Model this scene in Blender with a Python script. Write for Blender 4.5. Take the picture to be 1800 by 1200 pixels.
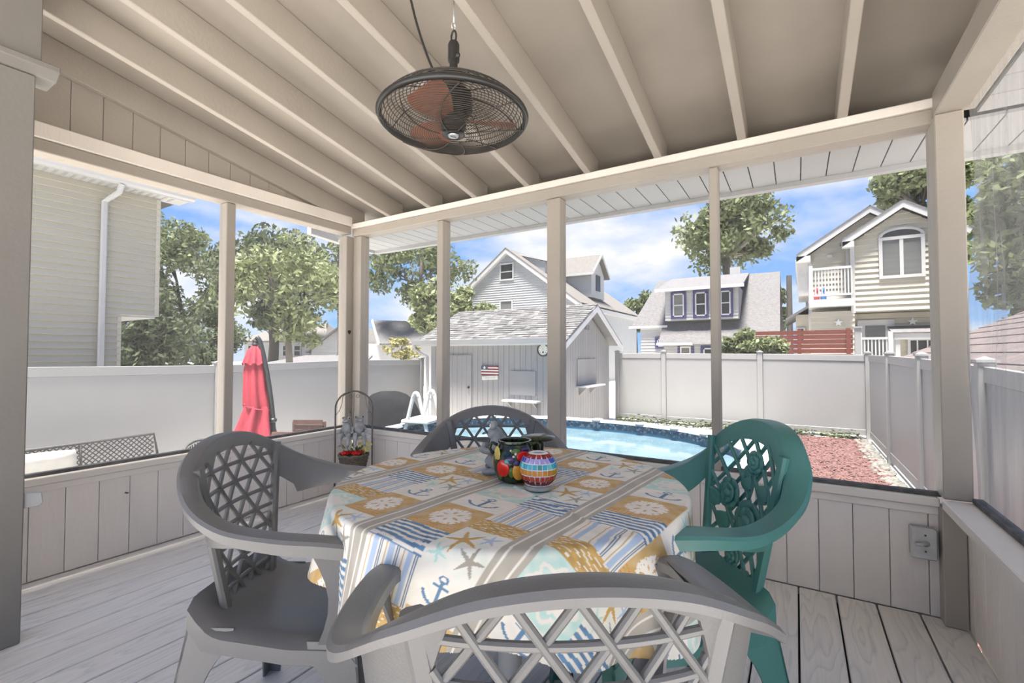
import bpy, math, random
import numpy as np
from mathutils import Vector, Matrix
random.seed(7); np.random.seed(7)
S = bpy.context.scene
for o in list(bpy.data.objects): bpy.data.objects.remove(o, do_unlink=True)
COL = S.collection
R = math.radians
# ---------------------------------------------------------------- camera
cd = bpy.data.cameras.new('camera'); cam = bpy.data.objects.new('camera', cd); COL.objects.link(cam)
cam.location = (0, 0, 1.08); cam.rotation_euler = (R(91.53), 0, R(31.51))
cd.sensor_width = 36; cd.lens = 16.30; cd.clip_start = .02; cd.clip_end = 400
S.camera = cam
# ---------------------------------------------------------------- sky, sun, exposure
S.view_settings.view_transform = 'Standard'; S.view_settings.look = 'None'
S.view_settings.gamma = 1; S.view_settings.use_curve_mapping = False
S.view_settings.exposure = 1.70
w = bpy.data.worlds.new('sky'); S.world = w; w.use_nodes = True
nt = w.node_tree; N = nt.nodes; L = nt.links
for n in list(N): N.remove(n)
wo = N.new('ShaderNodeOutputWorld'); bg = N.new('ShaderNodeBackground')
tc = N.new('ShaderNodeTexCoord'); sx = N.new('ShaderNodeSeparateXYZ'); L.new(tc.outputs['Generated'], sx.inputs[0])
gr = N.new('ShaderNodeValToRGB'); L.new(sx.outputs['Z'], gr.inputs[0])
gr.color_ramp.elements[0].position = 0.0; gr.color_ramp.elements[0].color = (.36, .62, 1.0, 1)
gr.color_ramp.elements[1].position = .55; gr.color_ramp.elements[1].color = (.10, .30, .90, 1)
mp = N.new('ShaderNodeMapping'); mp.inputs['Scale'].default_value = (1, 1, 2.6); mp.inputs['Location'].default_value = (.35, .1, .2)
L.new(tc.outputs['Generated'], mp.inputs[0])
no = N.new('ShaderNodeTexNoise'); no.inputs['Scale'].default_value = 2.3; no.inputs['Detail'].default_value = 7
no.inputs['Roughness'].default_value = .55; L.new(mp.outputs[0], no.inputs['Vector'])
cr = N.new('ShaderNodeValToRGB'); cr.color_ramp.elements[0].position = .44; cr.color_ramp.elements[1].position = .62
L.new(no.outputs['Fac'], cr.inputs[0])
mx = N.new('ShaderNodeMixRGB'); L.new(cr.outputs[0], mx.inputs[0]); L.new(gr.outputs[0], mx.inputs[1])
mx.inputs[2].default_value = (1, 1, 1, 1)
L.new(mx.outputs[0], bg.inputs[0]); bg.inputs[1].default_value = .365; L.new(bg.outputs[0], wo.inputs[0])
sd = bpy.data.lights.new('sun', 'SUN'); so = bpy.data.objects.new('sun', sd); COL.objects.link(so)
sd.energy = 7.2; sd.angle = R(14); sd.color = (1, .95, .88)
so.location = (-4, -6, 12); so.rotation_euler = (R(13), 0, R(4))

# ---------------------------------------------------------------- materials
def lin(c):
    return tuple(((v / 255) / 12.92 if v / 255 <= .04045 else ((v / 255 + .055) / 1.055) ** 2.4) for v in c)
MATS = {}
def mat(name, col, rough=.6, var=.08, scale=6., stretch=(1, 1, 1), bump=0., bscale=40., spec=.4, metal=0., trans=0.):
    if name in MATS: return MATS[name]
    m = bpy.data.materials.new(name); m.use_nodes = True; MATS[name] = m
    n = m.node_tree.nodes; l = m.node_tree.links; b = n['Principled BSDF']
    b.inputs['Roughness'].default_value = rough; b.inputs['Metallic'].default_value = metal
    b.inputs['Specular IOR Level'].default_value = spec
    t = n.new('ShaderNodeTexCoord'); oi = n.new('ShaderNodeObjectInfo')
    vm = n.new('ShaderNodeVectorMath'); vm.operation = 'SCALE'; vm.inputs[0].default_value = (7.3, 3.1, 5.7)
    l.new(oi.outputs['Random'], vm.inputs['Scale'])
    ad = n.new('ShaderNodeVectorMath'); ad.operation = 'ADD'; l.new(t.outputs['Object'], ad.inputs[0]); l.new(vm.outputs[0], ad.inputs[1])
    mpp = n.new('ShaderNodeMapping'); mpp.inputs['Scale'].default_value = stretch; l.new(ad.outputs[0], mpp.inputs[0])
    ns = n.new('ShaderNodeTexNoise'); ns.inputs['Scale'].default_value = scale; ns.inputs['Detail'].default_value = 4
    l.new(mpp.outputs[0], ns.inputs['Vector'])
    rp = n.new('ShaderNodeValToRGB'); e = rp.color_ramp.elements
    e[0].position = .3; e[1].position = .7
    e[0].color = tuple(c * (1 - var) for c in col) + (1,); e[1].color = tuple(min(1, c * (1 + var)) for c in col) + (1,)
    l.new(ns.outputs['Fac'], rp.inputs[0]); l.new(rp.outputs[0], b.inputs['Base Color'])
    if bump:
        n2 = n.new('ShaderNodeTexNoise'); n2.inputs['Scale'].default_value = bscale; n2.inputs['Detail'].default_value = 3
        l.new(mpp.outputs[0], n2.inputs['Vector'])
        bp = n.new('ShaderNodeBump'); bp.inputs['Strength'].default_value = bump; bp.inputs['Distance'].default_value = .01
        l.new(n2.outputs['Fac'], bp.inputs['Height']); l.new(bp.outputs[0], b.inputs['Normal'])
    return m
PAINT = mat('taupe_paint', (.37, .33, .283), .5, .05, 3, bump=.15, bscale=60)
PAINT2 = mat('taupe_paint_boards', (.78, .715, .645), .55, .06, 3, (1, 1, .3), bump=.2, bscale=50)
SILLP = mat('lit_sill_paint', (.76, .70, .62), .45, .04, 3, bump=.1, bscale=60)  # taupe paint with the light falling on the sills put into the colour
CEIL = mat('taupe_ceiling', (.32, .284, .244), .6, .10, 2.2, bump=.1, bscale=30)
GREYW = mat('grey_partition_paint', (.20, .187, .17), .55, .05, 3, bump=.1)
DARKS = mat('screen_bead', (.10, .098, .095), .7, .35, 18, bump=.3)
WHITE = mat('white_vinyl', (.265, .263, .26), .4, .02, 2)
WHITEP = mat('white_plastic', (.46, .46, .455), .35, .02, 3)
TRIMW = mat('white_trim', (.38, .38, .38), .5, .03, 2)
def wood_deck():
    m = bpy.data.materials.new('grey_composite_decking'); m.use_nodes = True
    n = m.node_tree.nodes; l = m.node_tree.links; b = n['Principled BSDF']; b.inputs['Roughness'].default_value = .55
    t = n.new('ShaderNodeTexCoord'); oi = n.new('ShaderNodeObjectInfo')
    vm = n.new('ShaderNodeVectorMath'); vm.operation = 'SCALE'; vm.inputs[0].default_value = (3.3, 9.1, 5.7); l.new(oi.outputs['Random'], vm.inputs['Scale'])
    ad = n.new('ShaderNodeVectorMath'); ad.operation = 'ADD'; l.new(t.outputs['Object'], ad.inputs[0]); l.new(vm.outputs[0], ad.inputs[1])
    mpp = n.new('ShaderNodeMapping'); mpp.inputs['Scale'].default_value = (1, .13, 1); l.new(ad.outputs[0], mpp.inputs[0])
    ns = n.new('ShaderNodeTexNoise'); ns.inputs['Scale'].default_value = 9; ns.inputs['Detail'].default_value = 2; l.new(mpp.outputs[0], ns.inputs['Vector'])
    ml = n.new('ShaderNodeMath'); ml.operation = 'MULTIPLY'; ml.inputs[1].default_value = 11; l.new(ns.outputs['Fac'], ml.inputs[0])
    fr = n.new('ShaderNodeMath'); fr.operation = 'FRACT'; l.new(ml.outputs[0], fr.inputs[0])
    rp = n.new('ShaderNodeValToRGB'); e = rp.color_ramp.elements
    e[0].position = 0; e[0].color = (.62, .605, .575, 1); e[1].position = .22; e[1].color = (.73, .70, .65, 1)
    x = e.new(.85); x.color = (.77, .735, .685, 1); x = e.new(1); x.color = (.68, .66, .63, 1)
    l.new(fr.outputs[0], rp.inputs[0])
    n2 = n.new('ShaderNodeTexNoise'); n2.inputs['Scale'].default_value = 120; mp2 = n.new('ShaderNodeMapping'); mp2.inputs['Scale'].default_value = (1, .03, 1)
    l.new(ad.outputs[0], mp2.inputs[0]); l.new(mp2.outputs[0], n2.inputs['Vector'])
    mm = n.new('ShaderNodeMixRGB'); mm.blend_type = 'OVERLAY'; mm.inputs[0].default_value = .25
    l.new(rp.outputs[0], mm.inputs[1]); l.new(n2.outputs['Fac'], mm.inputs[2])
    l.new(mm.outputs[0], b.inputs['Base Color'])
    bp = n.new('ShaderNodeBump'); bp.inputs['Strength'].default_value = .25; bp.inputs['Distance'].default_value = .004
    l.new(n2.outputs['Fac'], bp.inputs['Height']); l.new(bp.outputs[0], b.inputs['Normal'])
    return m
DECK = wood_deck()
def screen_mat(name, open_, col, streak=0.):
    m = bpy.data.materials.new(name); m.use_nodes = True
    n = m.node_tree.nodes; l = m.node_tree.links
    for x in list(n): n.remove(x)
    out = n.new('ShaderNodeOutputMaterial'); tr = n.new('ShaderNodeBsdfTransparent')
    df = n.new('ShaderNodeBsdfDiffuse'); df.inputs[0].default_value = col + (1,)
    tl = n.new('ShaderNodeBsdfTranslucent'); tl.inputs[0].default_value = col + (1,)
    m1 = n.new('ShaderNodeMixShader'); m1.inputs[0].default_value = .5; l.new(df.outputs[0], m1.inputs[1]); l.new(tl.outputs[0], m1.inputs[2])
    m2 = n.new('ShaderNodeMixShader'); l.new(m1.outputs[0], m2.inputs[1]); l.new(tr.outputs[0], m2.inputs[2])
    m2.inputs[0].default_value = open_
    if streak:
        t = n.new('ShaderNodeTexCoord'); mpp = n.new('ShaderNodeMapping'); mpp.inputs['Scale'].default_value = (14, 14, 1.2)
        l.new(t.outputs['Object'], mpp.inputs[0]); ns = n.new('ShaderNodeTexNoise'); ns.inputs['Scale'].default_value = 1.6; ns.inputs['Detail'].default_value = 5
        l.new(mpp.outputs[0], ns.inputs['Vector'])
        mr = n.new('ShaderNodeMapRange'); mr.inputs[1].default_value = .3; mr.inputs[2].default_value = .75
        mr.inputs[3].default_value = open_ + streak * .5; mr.inputs[4].default_value = open_ - streak
        l.new(ns.outputs['Fac'], mr.inputs[0]); l.new(mr.outputs[0], m2.inputs[0])
    l.new(m2.outputs[0], out.inputs[0])
    return m
SCREEN = screen_mat('insect_screen', .83, (.27, .27, .27))
SCREEN2 = screen_mat('dusty_insect_screen', .64, (.34, .335, .33), .22)
def emitless_glass(name, col, rough=.08):
    return mat(name, col, rough, .15, 2, spec=.6)
GLASS = mat('window_glass', (.025, .027, .028), .35, .15, 2, spec=.3)
GLASSB = mat('blind_window', (.10, .103, .10), .5, .12, 1, (.2, .2, 8))

# ---------------------------------------------------------------- mesh helpers
class MB:
    def __init__(s): s.v = []; s.f = []
    def add(s, vs, fs):
        b = len(s.v); s.v += [tuple(v) for v in vs]; s.f += [tuple(b + i for i in f) for f in fs]; return s
    def box(s, c, d, rot=None):
        x, y, z = d[0] / 2, d[1] / 2, d[2] / 2
        vs = [Vector((i * x, j * y, k * z)) for k in (-1, 1) for j in (-1, 1) for i in (-1, 1)]
        if rot is not None: vs = [rot @ v for v in vs]
        c = Vector(c)
        return s.add([v + c for v in vs], [(0, 2, 3, 1), (4, 5, 7, 6), (0, 1, 5, 4), (2, 6, 7, 3), (0, 4, 6, 2), (1, 3, 7, 5)])
    def b2(s, a, b):
        return s.box([(a[i] + b[i]) / 2 for i in range(3)], [abs(b[i] - a[i]) for i in range(3)])
    def prism(s, poly, axis, a, b):
        # poly: 2D points in the two other axes (cyclic order kept), extruded along axis from a to b
        def P(p, t):
            return {'x': (t, p[0], p[1]), 'y': (p[0], t, p[1]), 'z': (p[0], p[1], t)}[axis]
        n = len(poly)
        vs = [P(p, a) for p in poly] + [P(p, b) for p in poly]
        fs = [tuple(range(n - 1, -1, -1)), tuple(range(n, 2 * n))] + [(i, (i + 1) % n, n + (i + 1) % n, n + i) for i in range(n)]
        return s.add(vs, fs)
    def sweep(s, frames, prof, closed=False, cap=True):
        # frames: list of (pos, ax, ay, scale or profile); prof list of 2D
        n = None; vs = []
        for fr in frames:
            pr = fr[3] if fr[3] is not None else prof
            n = len(pr)
            vs += [fr[0] + fr[1] * p[0] + fr[2] * p[1] for p in pr]
        m = len(frames); fs = []
        for i in range(m if closed else m - 1):
            j = (i + 1) % m
            for k in range(n): fs.append((i * n + k, i * n + (k + 1) % n, j * n + (k + 1) % n, j * n + k))
        if cap and not closed: fs += [tuple(range(n - 1, -1, -1)), tuple(range((m - 1) * n, m * n))]
        return s.add(vs, fs)
    def tube(s, pts, r, n=8, closed=False, up=Vector((0, 0, 1))):
        pts = [Vector(p) for p in pts]; m = len(pts); fr = []
        rr = r if isinstance(r, (list, tuple)) else [r] * m
        prev = None
        for i, p in enumerate(pts):
            a = pts[(i - 1) % m] if (i > 0 or closed) else p; b = pts[(i + 1) % m] if (i < m - 1 or closed) else p
            t = (b - a).normalized() if (b - a).length > 1e-9 else Vector((0, 0, 1))
            if prev is None:
                u = up if abs(t.dot(up)) < .95 else Vector((1, 0, 0)); prev = (u - t * u.dot(t)).normalized()
            else: prev = (prev - t * prev.dot(t)).normalized()
            q = t.cross(prev)
            fr.append((p, prev, q, [(rr[i] * math.cos(2 * math.pi * k / n), rr[i] * math.sin(2 * math.pi * k / n)) for k in range(n)]))
        return s.sweep(fr, None, closed)
    def lathe(s, prof, c=(0, 0, 0), n=32, sx=1, sy=1, cap=True):
        vs = []; fs = []
        for r, z in prof: vs += [(c[0] + sx * r * math.cos(2 * math.pi * k / n), c[1] + sy * r * math.sin(2 * math.pi * k / n), c[2] + z) for k in range(n)]
        for i in range(len(prof) - 1):
            for k in range(n): fs.append((i * n + k, i * n + (k + 1) % n, (i + 1) * n + (k + 1) % n, (i + 1) * n + k))
        if cap and prof[0][0] > 1e-6: fs.append(tuple(range(n - 1, -1, -1)))
        if cap and prof[-1][0] > 1e-6: fs.append(tuple(range((len(prof) - 1) * n, len(prof) * n)))
        return s.add(vs, fs)
    def ball(s, c, r, n=12, m=8, rot=None):
        if not isinstance(r, (tuple, list)): r = (r, r, r)
        vs = []; fs = []; c = Vector(c)
        for i in range(m + 1):
            t = math.pi * i / m
            for k in range(n):
                p = Vector((r[0] * math.sin(t) * math.cos(2 * math.pi * k / n), r[1] * math.sin(t) * math.sin(2 * math.pi * k / n), -r[2] * math.cos(t)))
                if rot is not None: p = rot @ p
                vs.append(p + c)
        for i in range(m):
            for k in range(n): fs.append((i * n + k, i * n + (k + 1) % n, (i + 1) * n + (k + 1) % n, (i + 1) * n + k))
        return s.add(vs, fs)
    def bar(s, pts, wv, dv, w, d):
        # rectangular bar along pts; wv, dv functions or vectors
        fr = []
        for i, p in enumerate(pts):
            a = pts[max(i - 1, 0)]; b = pts[min(i + 1, len(pts) - 1)]
            t = (Vector(b) - Vector(a)).normalized(); dd = Vector(dv); dd = (dd - t * dd.dot(t)).normalized(); ww = t.cross(dd)
            c = min(w, d) * .28
            fr.append((Vector(p), ww, dd, [(-w / 2 + c, -d / 2), (w / 2 - c, -d / 2), (w / 2, -d / 2 + c), (w / 2, d / 2 - c), (w / 2 - c, d / 2), (-w / 2 + c, d / 2), (-w / 2, d / 2 - c), (-w / 2, -d / 2 + c)]))
        return s.sweep(fr, None)
    def mesh(s, name):
        me = bpy.data.meshes.new(name); me.from_pydata(s.v, [], s.f); me.update(); return me
def link(o, parent=None):
    COL.objects.link(o)
    if parent is not None: o.parent = parent
    return o
def fixn(me):
    import bmesh
    bm = bmesh.new(); bm.from_mesh(me); bmesh.ops.remove_doubles(bm, verts=bm.verts, dist=1e-6)
    bmesh.ops.recalc_face_normals(bm, faces=bm.faces); bm.to_mesh(me); bm.free()
def obj(name, mb, m, parent=None, smooth=False, bevel=0., kind=None, loc=None, fix=True):
    me = mb.mesh(name) if isinstance(mb, MB) else mb
    if isinstance(mb, MB) and fix and len(me.polygons) < 60000: fixn(me)
    if m is not None and not me.materials: me.materials.append(m)
    if smooth: me.polygons.foreach_set('use_smooth', [True] * len(me.polygons)); me.update()
    o = bpy.data.objects.new(name, me); link(o, parent)
    if loc: o.location = loc
    if smooth == 'auto' or smooth == 2:
        md = o.modifiers.new('es', 'EDGE_SPLIT'); md.split_angle = R(38)
    if bevel:
        md = o.modifiers.new('bv', 'BEVEL'); md.width = bevel; md.segments = 1; md.limit_method = 'ANGLE'
    if kind: o['kind'] = kind
    return o
def thing(name, label, cat, loc=(0, 0, 0), rz=0., group=None, kind=None):
    o = bpy.data.objects.new(name, None); o.empty_display_size = .05; link(o)
    o.location = loc; o.rotation_euler = (0, 0, rz); tag(o, label, cat, group, kind); return o
def tag(o, label, cat, group=None, kind=None):
    o['label'] = label; o['category'] = cat
    if group: o['group'] = group
    if kind: o['kind'] = kind
    return o
def copy_tree(o, parent=None):
    c = o.copy(); COL.objects.link(c); c.parent = parent
    for ch in o.children: copy_tree(ch, c)
    return c
def struct(name, label, cat='structure'):
    return thing(name, label, cat, kind='structure')
def catmull(P, n):
    P = [Vector(p) for p in P]; Q = [P[0] * 2 - P[1]] + P + [P[-1] * 2 - P[-2]]; out = []
    for i in range(1, len(Q) - 2):
        for k in range(n):
            t = k / n; a, b, c, d = Q[i - 1:i + 3]
            out.append(.5 * ((2 * b) + (c - a) * t + (2 * a - 5 * b + 4 * c - d) * t * t + (3 * b - a - 3 * c + d) * t ** 3))
    out.append(P[-1]); return out
G = -.85                                   # level of the yard, 0.85 m below the porch floor
XL, XR, YB = -3.106, .562, 2.56            # inner faces of the porch walls
# ================================================================ PORCH SHELL
SLOPE = .19
def rz_(y): return 2.125 + SLOPE * (YB - y)          # underside of the rafters
YD = -1.1                                            # unseen deck edge behind the roof, placed for its bounce light
YN = -1.0                                           # unseen roof end, rear left unwalled to let more daylight in
# floor
fl = struct('floor', 'grey wood-grain composite deck boards of the porch floor', 'floor')
pitch = .1434; x = .424; xs = []
xs = [.424 + pitch * k for k in range(-25, 2)]
dm = None
for k, x0 in enumerate(xs):
    a = max(x0 + .0035, XL + .004); b = min(x0 + pitch - .0035, XR - .004)
    if b - a < .02: continue
    if abs(b - a - (pitch - .007)) < 1e-4 and dm: o = bpy.data.objects.new('deck_board', dm); link(o, fl)
    else:
        mb = MB().b2((-(b - a) / 2, YD, -.025), ((b - a) / 2, YB - .003, 0)); o = obj('deck_board', mb, DECK, fl, bevel=.003)
        if abs(b - a - (pitch - .007)) < 1e-4: dm = o.data
    o.location.x = (a + b) / 2
    if not o.modifiers: md = o.modifiers.new('bv', 'BEVEL'); md.width = .003; md.segments = 1
obj('joist_deck', MB().b2((XL, YD, -.12), (XR, YB, -.035)), mat('dark_joists', (.05, .045, .04), .8), fl)

# walls ---------------------------------------------------------
SILL, TB, TT = .49, 2.035, 2.14
wb = struct('wall_back', 'low taupe board wall with screen openings facing the pool', 'wall')
wl = struct('wall_left', 'low taupe board wall with screen openings and boarded gable', 'wall')
wr = struct('wall_right', 'low taupe board wall with dusty screen beside the white fence', 'wall')
def pole(parent, name, a, b, m=PAINT, bv=.004): return obj(name, MB().b2(a, b), m, parent, bevel=bv)
def boards(parent, along, lo, hi, first, pit, z0, z1f, face, out, name='wall_board', m=PAINT2):
    # vertical boards; along 'x' or 'y'
    k0 = math.ceil((lo - first) / pit) - 1; c = first + k0 * pit
    while c < hi:
        a = max(c + .0012, lo); b = min(c + pit - .0012, hi)
        if b - a > .012:
            za = z1f(a); zb = z1f(b)
            if min(za, zb) > z0 + .004:
                d0 = face + random.uniform(-.0008, .0008)
                mb = MB().prism([(a, z0), (b, z0), (b, zb), (a, za)], 'y' if along == 'x' else 'x', d0, out)
                obj(name, mb, m, parent, bevel=.0018)
        c += pit
# back wall
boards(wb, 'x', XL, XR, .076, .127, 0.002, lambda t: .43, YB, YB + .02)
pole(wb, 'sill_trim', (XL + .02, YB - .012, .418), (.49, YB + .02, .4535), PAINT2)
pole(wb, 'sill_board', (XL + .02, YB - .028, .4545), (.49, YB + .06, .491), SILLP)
pole(wb, 'screen_bead', (XL + .09, YB + .0, .4915), (.50, YB + .03, .509), DARKS, .002)
pole(wb, 'top_beam', (XL + .02, YB - .03, 2.037), (XR - .01, YB + .08, 2.098))
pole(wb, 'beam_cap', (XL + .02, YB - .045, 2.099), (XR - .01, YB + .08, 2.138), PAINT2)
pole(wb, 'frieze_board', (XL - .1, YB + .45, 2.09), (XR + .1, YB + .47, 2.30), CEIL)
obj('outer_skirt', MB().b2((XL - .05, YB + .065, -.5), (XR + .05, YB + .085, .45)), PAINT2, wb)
for a, b in ((-2.195, -2.14), (-1.308, -1.218), (-.372, -.332)):
    pole(wb, 'post', (a, YB - .014, .4915), (b, YB + .075, 2.0365))
# left wall
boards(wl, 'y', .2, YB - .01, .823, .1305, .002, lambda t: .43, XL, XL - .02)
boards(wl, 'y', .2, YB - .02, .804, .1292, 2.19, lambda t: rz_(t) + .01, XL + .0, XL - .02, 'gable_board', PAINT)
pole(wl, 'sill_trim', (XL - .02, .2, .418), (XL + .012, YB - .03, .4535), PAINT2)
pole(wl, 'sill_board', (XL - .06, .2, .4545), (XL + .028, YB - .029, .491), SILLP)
pole(wl, 'screen_bead', (XL - .03, .2, .4915), (XL, YB - .08, .509), DARKS, .002)
pole(wl, 'top_beam', (XL - .08, -.4, 2.052), (XL + .03, YB - .046, 2.112))
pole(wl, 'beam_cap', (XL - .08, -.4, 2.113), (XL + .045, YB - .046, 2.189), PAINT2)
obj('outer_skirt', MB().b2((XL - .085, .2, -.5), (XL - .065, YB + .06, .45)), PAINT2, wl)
pole(wl, 'post', (XL - .075, 1.555, .4915), (XL + .014, 1.612, 2.0515))
# corner post where the left and the back wall meet
pole(wl, 'corner_post', (XL - .08, YB - .078, .4915), (XL + .014, YB + .075, 2.0365))
pole(wb, 'corner_post', (XL + .015, YB - .014, .4915), (XL + .11, YB + .075, 2.0365))
# right wall
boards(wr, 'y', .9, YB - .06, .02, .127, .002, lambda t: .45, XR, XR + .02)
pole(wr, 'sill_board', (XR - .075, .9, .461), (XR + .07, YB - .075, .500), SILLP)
pole(wr, 'screen_bead', (XR + .012, .9, .5005), (XR + .045, YB - .08, .520), DARKS, .002)
pole(wr, 'corner_post', (.492, YB - .07, .5005), (XR + .02, YB + .08, 2.055))
pole(wr, 'added_end_post', (.492, .80, .001), (XR + .02, .899, 2.055))  # unseen made-up post, the wall stops here to let more daylight in
pole(wr, 'post_base', (.487, YB - .074, .001), (XR - .002, YB - .001, .4605))
pole(wr, 'top_beam', (.492, YN, 2.0555), (XR + .06, YB - .046, 2.155))
pole(wr, 'beam_cap', (.515, YN, 2.156), (XR + .06, YB - .046, 2.19), PAINT2)
obj('upper_board', MB().prism([(YN, 2.19), (YB, 2.19), (YB, rz_(YB) + .15), (YN, rz_(YN) + .15)], 'x', XR + .005, XR + .03), CEIL, wr)
obj('outer_skirt', MB().b2((XR + .06, .9, -.5), (XR + .08, YB + .06, .45)), PAINT2, wr)

# insect screens
def screen(n, a, b, m, label):
    o = obj('window_%d' % n, MB().add([a, (b[0], b[1], a[2]), b, (a[0], a[1], b[2])], [(0, 1, 2, 3)]), m)
    tag(o, label, 'window screen', kind='structure'); return o
ys = YB + .035; xsL = XL - .035
screen(1, (xsL, .2, .49), (xsL, 1.56, 2.06), SCREEN, 'insect screen in front of the cream siding house')
screen(2, (xsL, 1.61, .49), (xsL, YB - .07, 2.06), SCREEN, 'insect screen in front of the closed red umbrella')
screen(3, (XL + .1, ys, .49), (-2.19, ys, 2.04), SCREEN, 'narrow insect screen in front of the pool ladder')
screen(4, (-2.145, ys, .49), (-1.30, ys, 2.04), SCREEN, 'insect screen in front of the shed with the flag')
screen(5, (-1.225, ys, .49), (-.37, ys, 2.04), SCREEN, 'insect screen between the thick post and the thin post before the pool')
screen(6, (-.335, ys, .49), (.50, ys, 2.04), SCREEN, 'insect screen in front of the red mulch bed')
# rippled, dusty screen of the right wall
mb = MB(); ny, nz = 70, 40; vs = []; fs = []
for i in range(ny + 1):
    for k in range(nz + 1):
        y = .9 + (YB - .08 - .9) * i / ny; z = .5 + 1.6 * k / nz
        near = max(0, 1 - (YB - .08 - y) / .35)
        dx = .008 * math.sin(9 * y + 2.2 * math.sin(2.3 * z)) * math.sin(math.pi * k / nz) + near * .016 * math.sin(26 * y + 3 * z) * math.sin(math.pi * k / nz)
        vs.append((XR + .03 + dx, y, z))
for i in range(ny):
    for k in range(nz): a = i * (nz + 1) + k; fs.append((a, a + nz + 1, a + nz + 2, a + 1))
o = obj('window_7', mb.add(vs, fs), SCREEN2, smooth=True); tag(o, 'loose rippled dusty insect screen above the right sill', 'window screen', kind='structure')

# ceiling ---------------------------------------------------------
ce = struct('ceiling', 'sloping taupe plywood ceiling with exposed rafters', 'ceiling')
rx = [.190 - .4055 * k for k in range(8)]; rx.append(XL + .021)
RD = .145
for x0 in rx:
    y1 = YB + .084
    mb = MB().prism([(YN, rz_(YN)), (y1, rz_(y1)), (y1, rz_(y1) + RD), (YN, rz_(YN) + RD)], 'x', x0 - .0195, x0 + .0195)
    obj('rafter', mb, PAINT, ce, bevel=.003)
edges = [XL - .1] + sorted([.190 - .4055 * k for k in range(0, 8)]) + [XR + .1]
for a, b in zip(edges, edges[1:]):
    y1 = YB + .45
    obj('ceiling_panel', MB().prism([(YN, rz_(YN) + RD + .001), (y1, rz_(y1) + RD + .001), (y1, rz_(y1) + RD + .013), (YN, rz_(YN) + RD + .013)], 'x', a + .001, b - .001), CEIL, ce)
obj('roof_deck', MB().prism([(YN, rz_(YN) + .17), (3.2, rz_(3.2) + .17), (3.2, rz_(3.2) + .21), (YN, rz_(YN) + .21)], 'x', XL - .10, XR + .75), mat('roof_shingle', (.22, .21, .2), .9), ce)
# eave soffit outside the back wall
tr = struct('trim_1', 'white vented soffit boards under the porch eave', 'soffit')
k = 0; x0 = XL - .34
while x0 < XR + .72:
    obj('soffit_panel', MB().b2((x0 + .003, YB + .112, 2.07), (x0 + .117, 3.10, 2.085)), TRIMW, tr); x0 += .12
obj('fascia_board', MB().b2((XL - .36, 3.10, 2.045), (XR + .74, 3.14, 2.22)), TRIMW, tr)
obj('gutter', MB().b2((XL - .36, 3.142, 2.075), (XR + .74, 3.25, 2.20)), TRIMW, tr)
t2 = struct('trim_2', 'white eave return box at the porch corner near the trees', 'soffit')
obj('eave_box', MB().prism([(YB - .15, 2.086), (3.10, 2.045), (3.10, 2.22), (YB - .15, 2.30)], 'x', XL - .40, XL - .345), TRIMW, t2)
t3 = struct('trim_3', 'white vented eave soffit outside the dusty right screen', 'soffit')
y = YN
while y < YB:
    obj('soffit_panel', MB().b2((XR + .085, y + .003, 2.07), (XR + .70, y + .147, 2.085)), TRIMW, t3); y += .15
obj('fascia_board', MB().b2((XR + .70, YN, 2.045), (XR + .74, 3.098, 2.22)), TRIMW, t3)

# partition / column at the left edge of the view
tp = struct('wall_entry', 'grey painted partition with moulded ledge beside the left wall', 'wall')
obj('partition_panel', MB().b2((-2.60, -.4, .001), (-2.483, .541, 2.15)), GREYW, tp, bevel=.004)
obj('upper_panel', MB().b2((-2.60, -.4, 2.20), (-2.478, .555, 2.62)), GREYW, tp, bevel=.004)
obj('ledge_moulding', MB().prism([(-2.60, 2.151), (-2.478, 2.151), (-2.44, 2.175), (-2.44, 2.199), (-2.60, 2.199)], 'y', -.4, .60), GREYW, tp, bevel=.003)
o = thing('junction_box', 'small white box mounted on the far side of the grey partition', 'box', (-2.515, .5415, .525))
obj('box_body', MB().prism([(0, -.03), (.045, -.03), (.055, -.02), (.05, .02), (.0, .03)], 'x', -.03, .02), WHITEP, o, bevel=.003)
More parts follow.
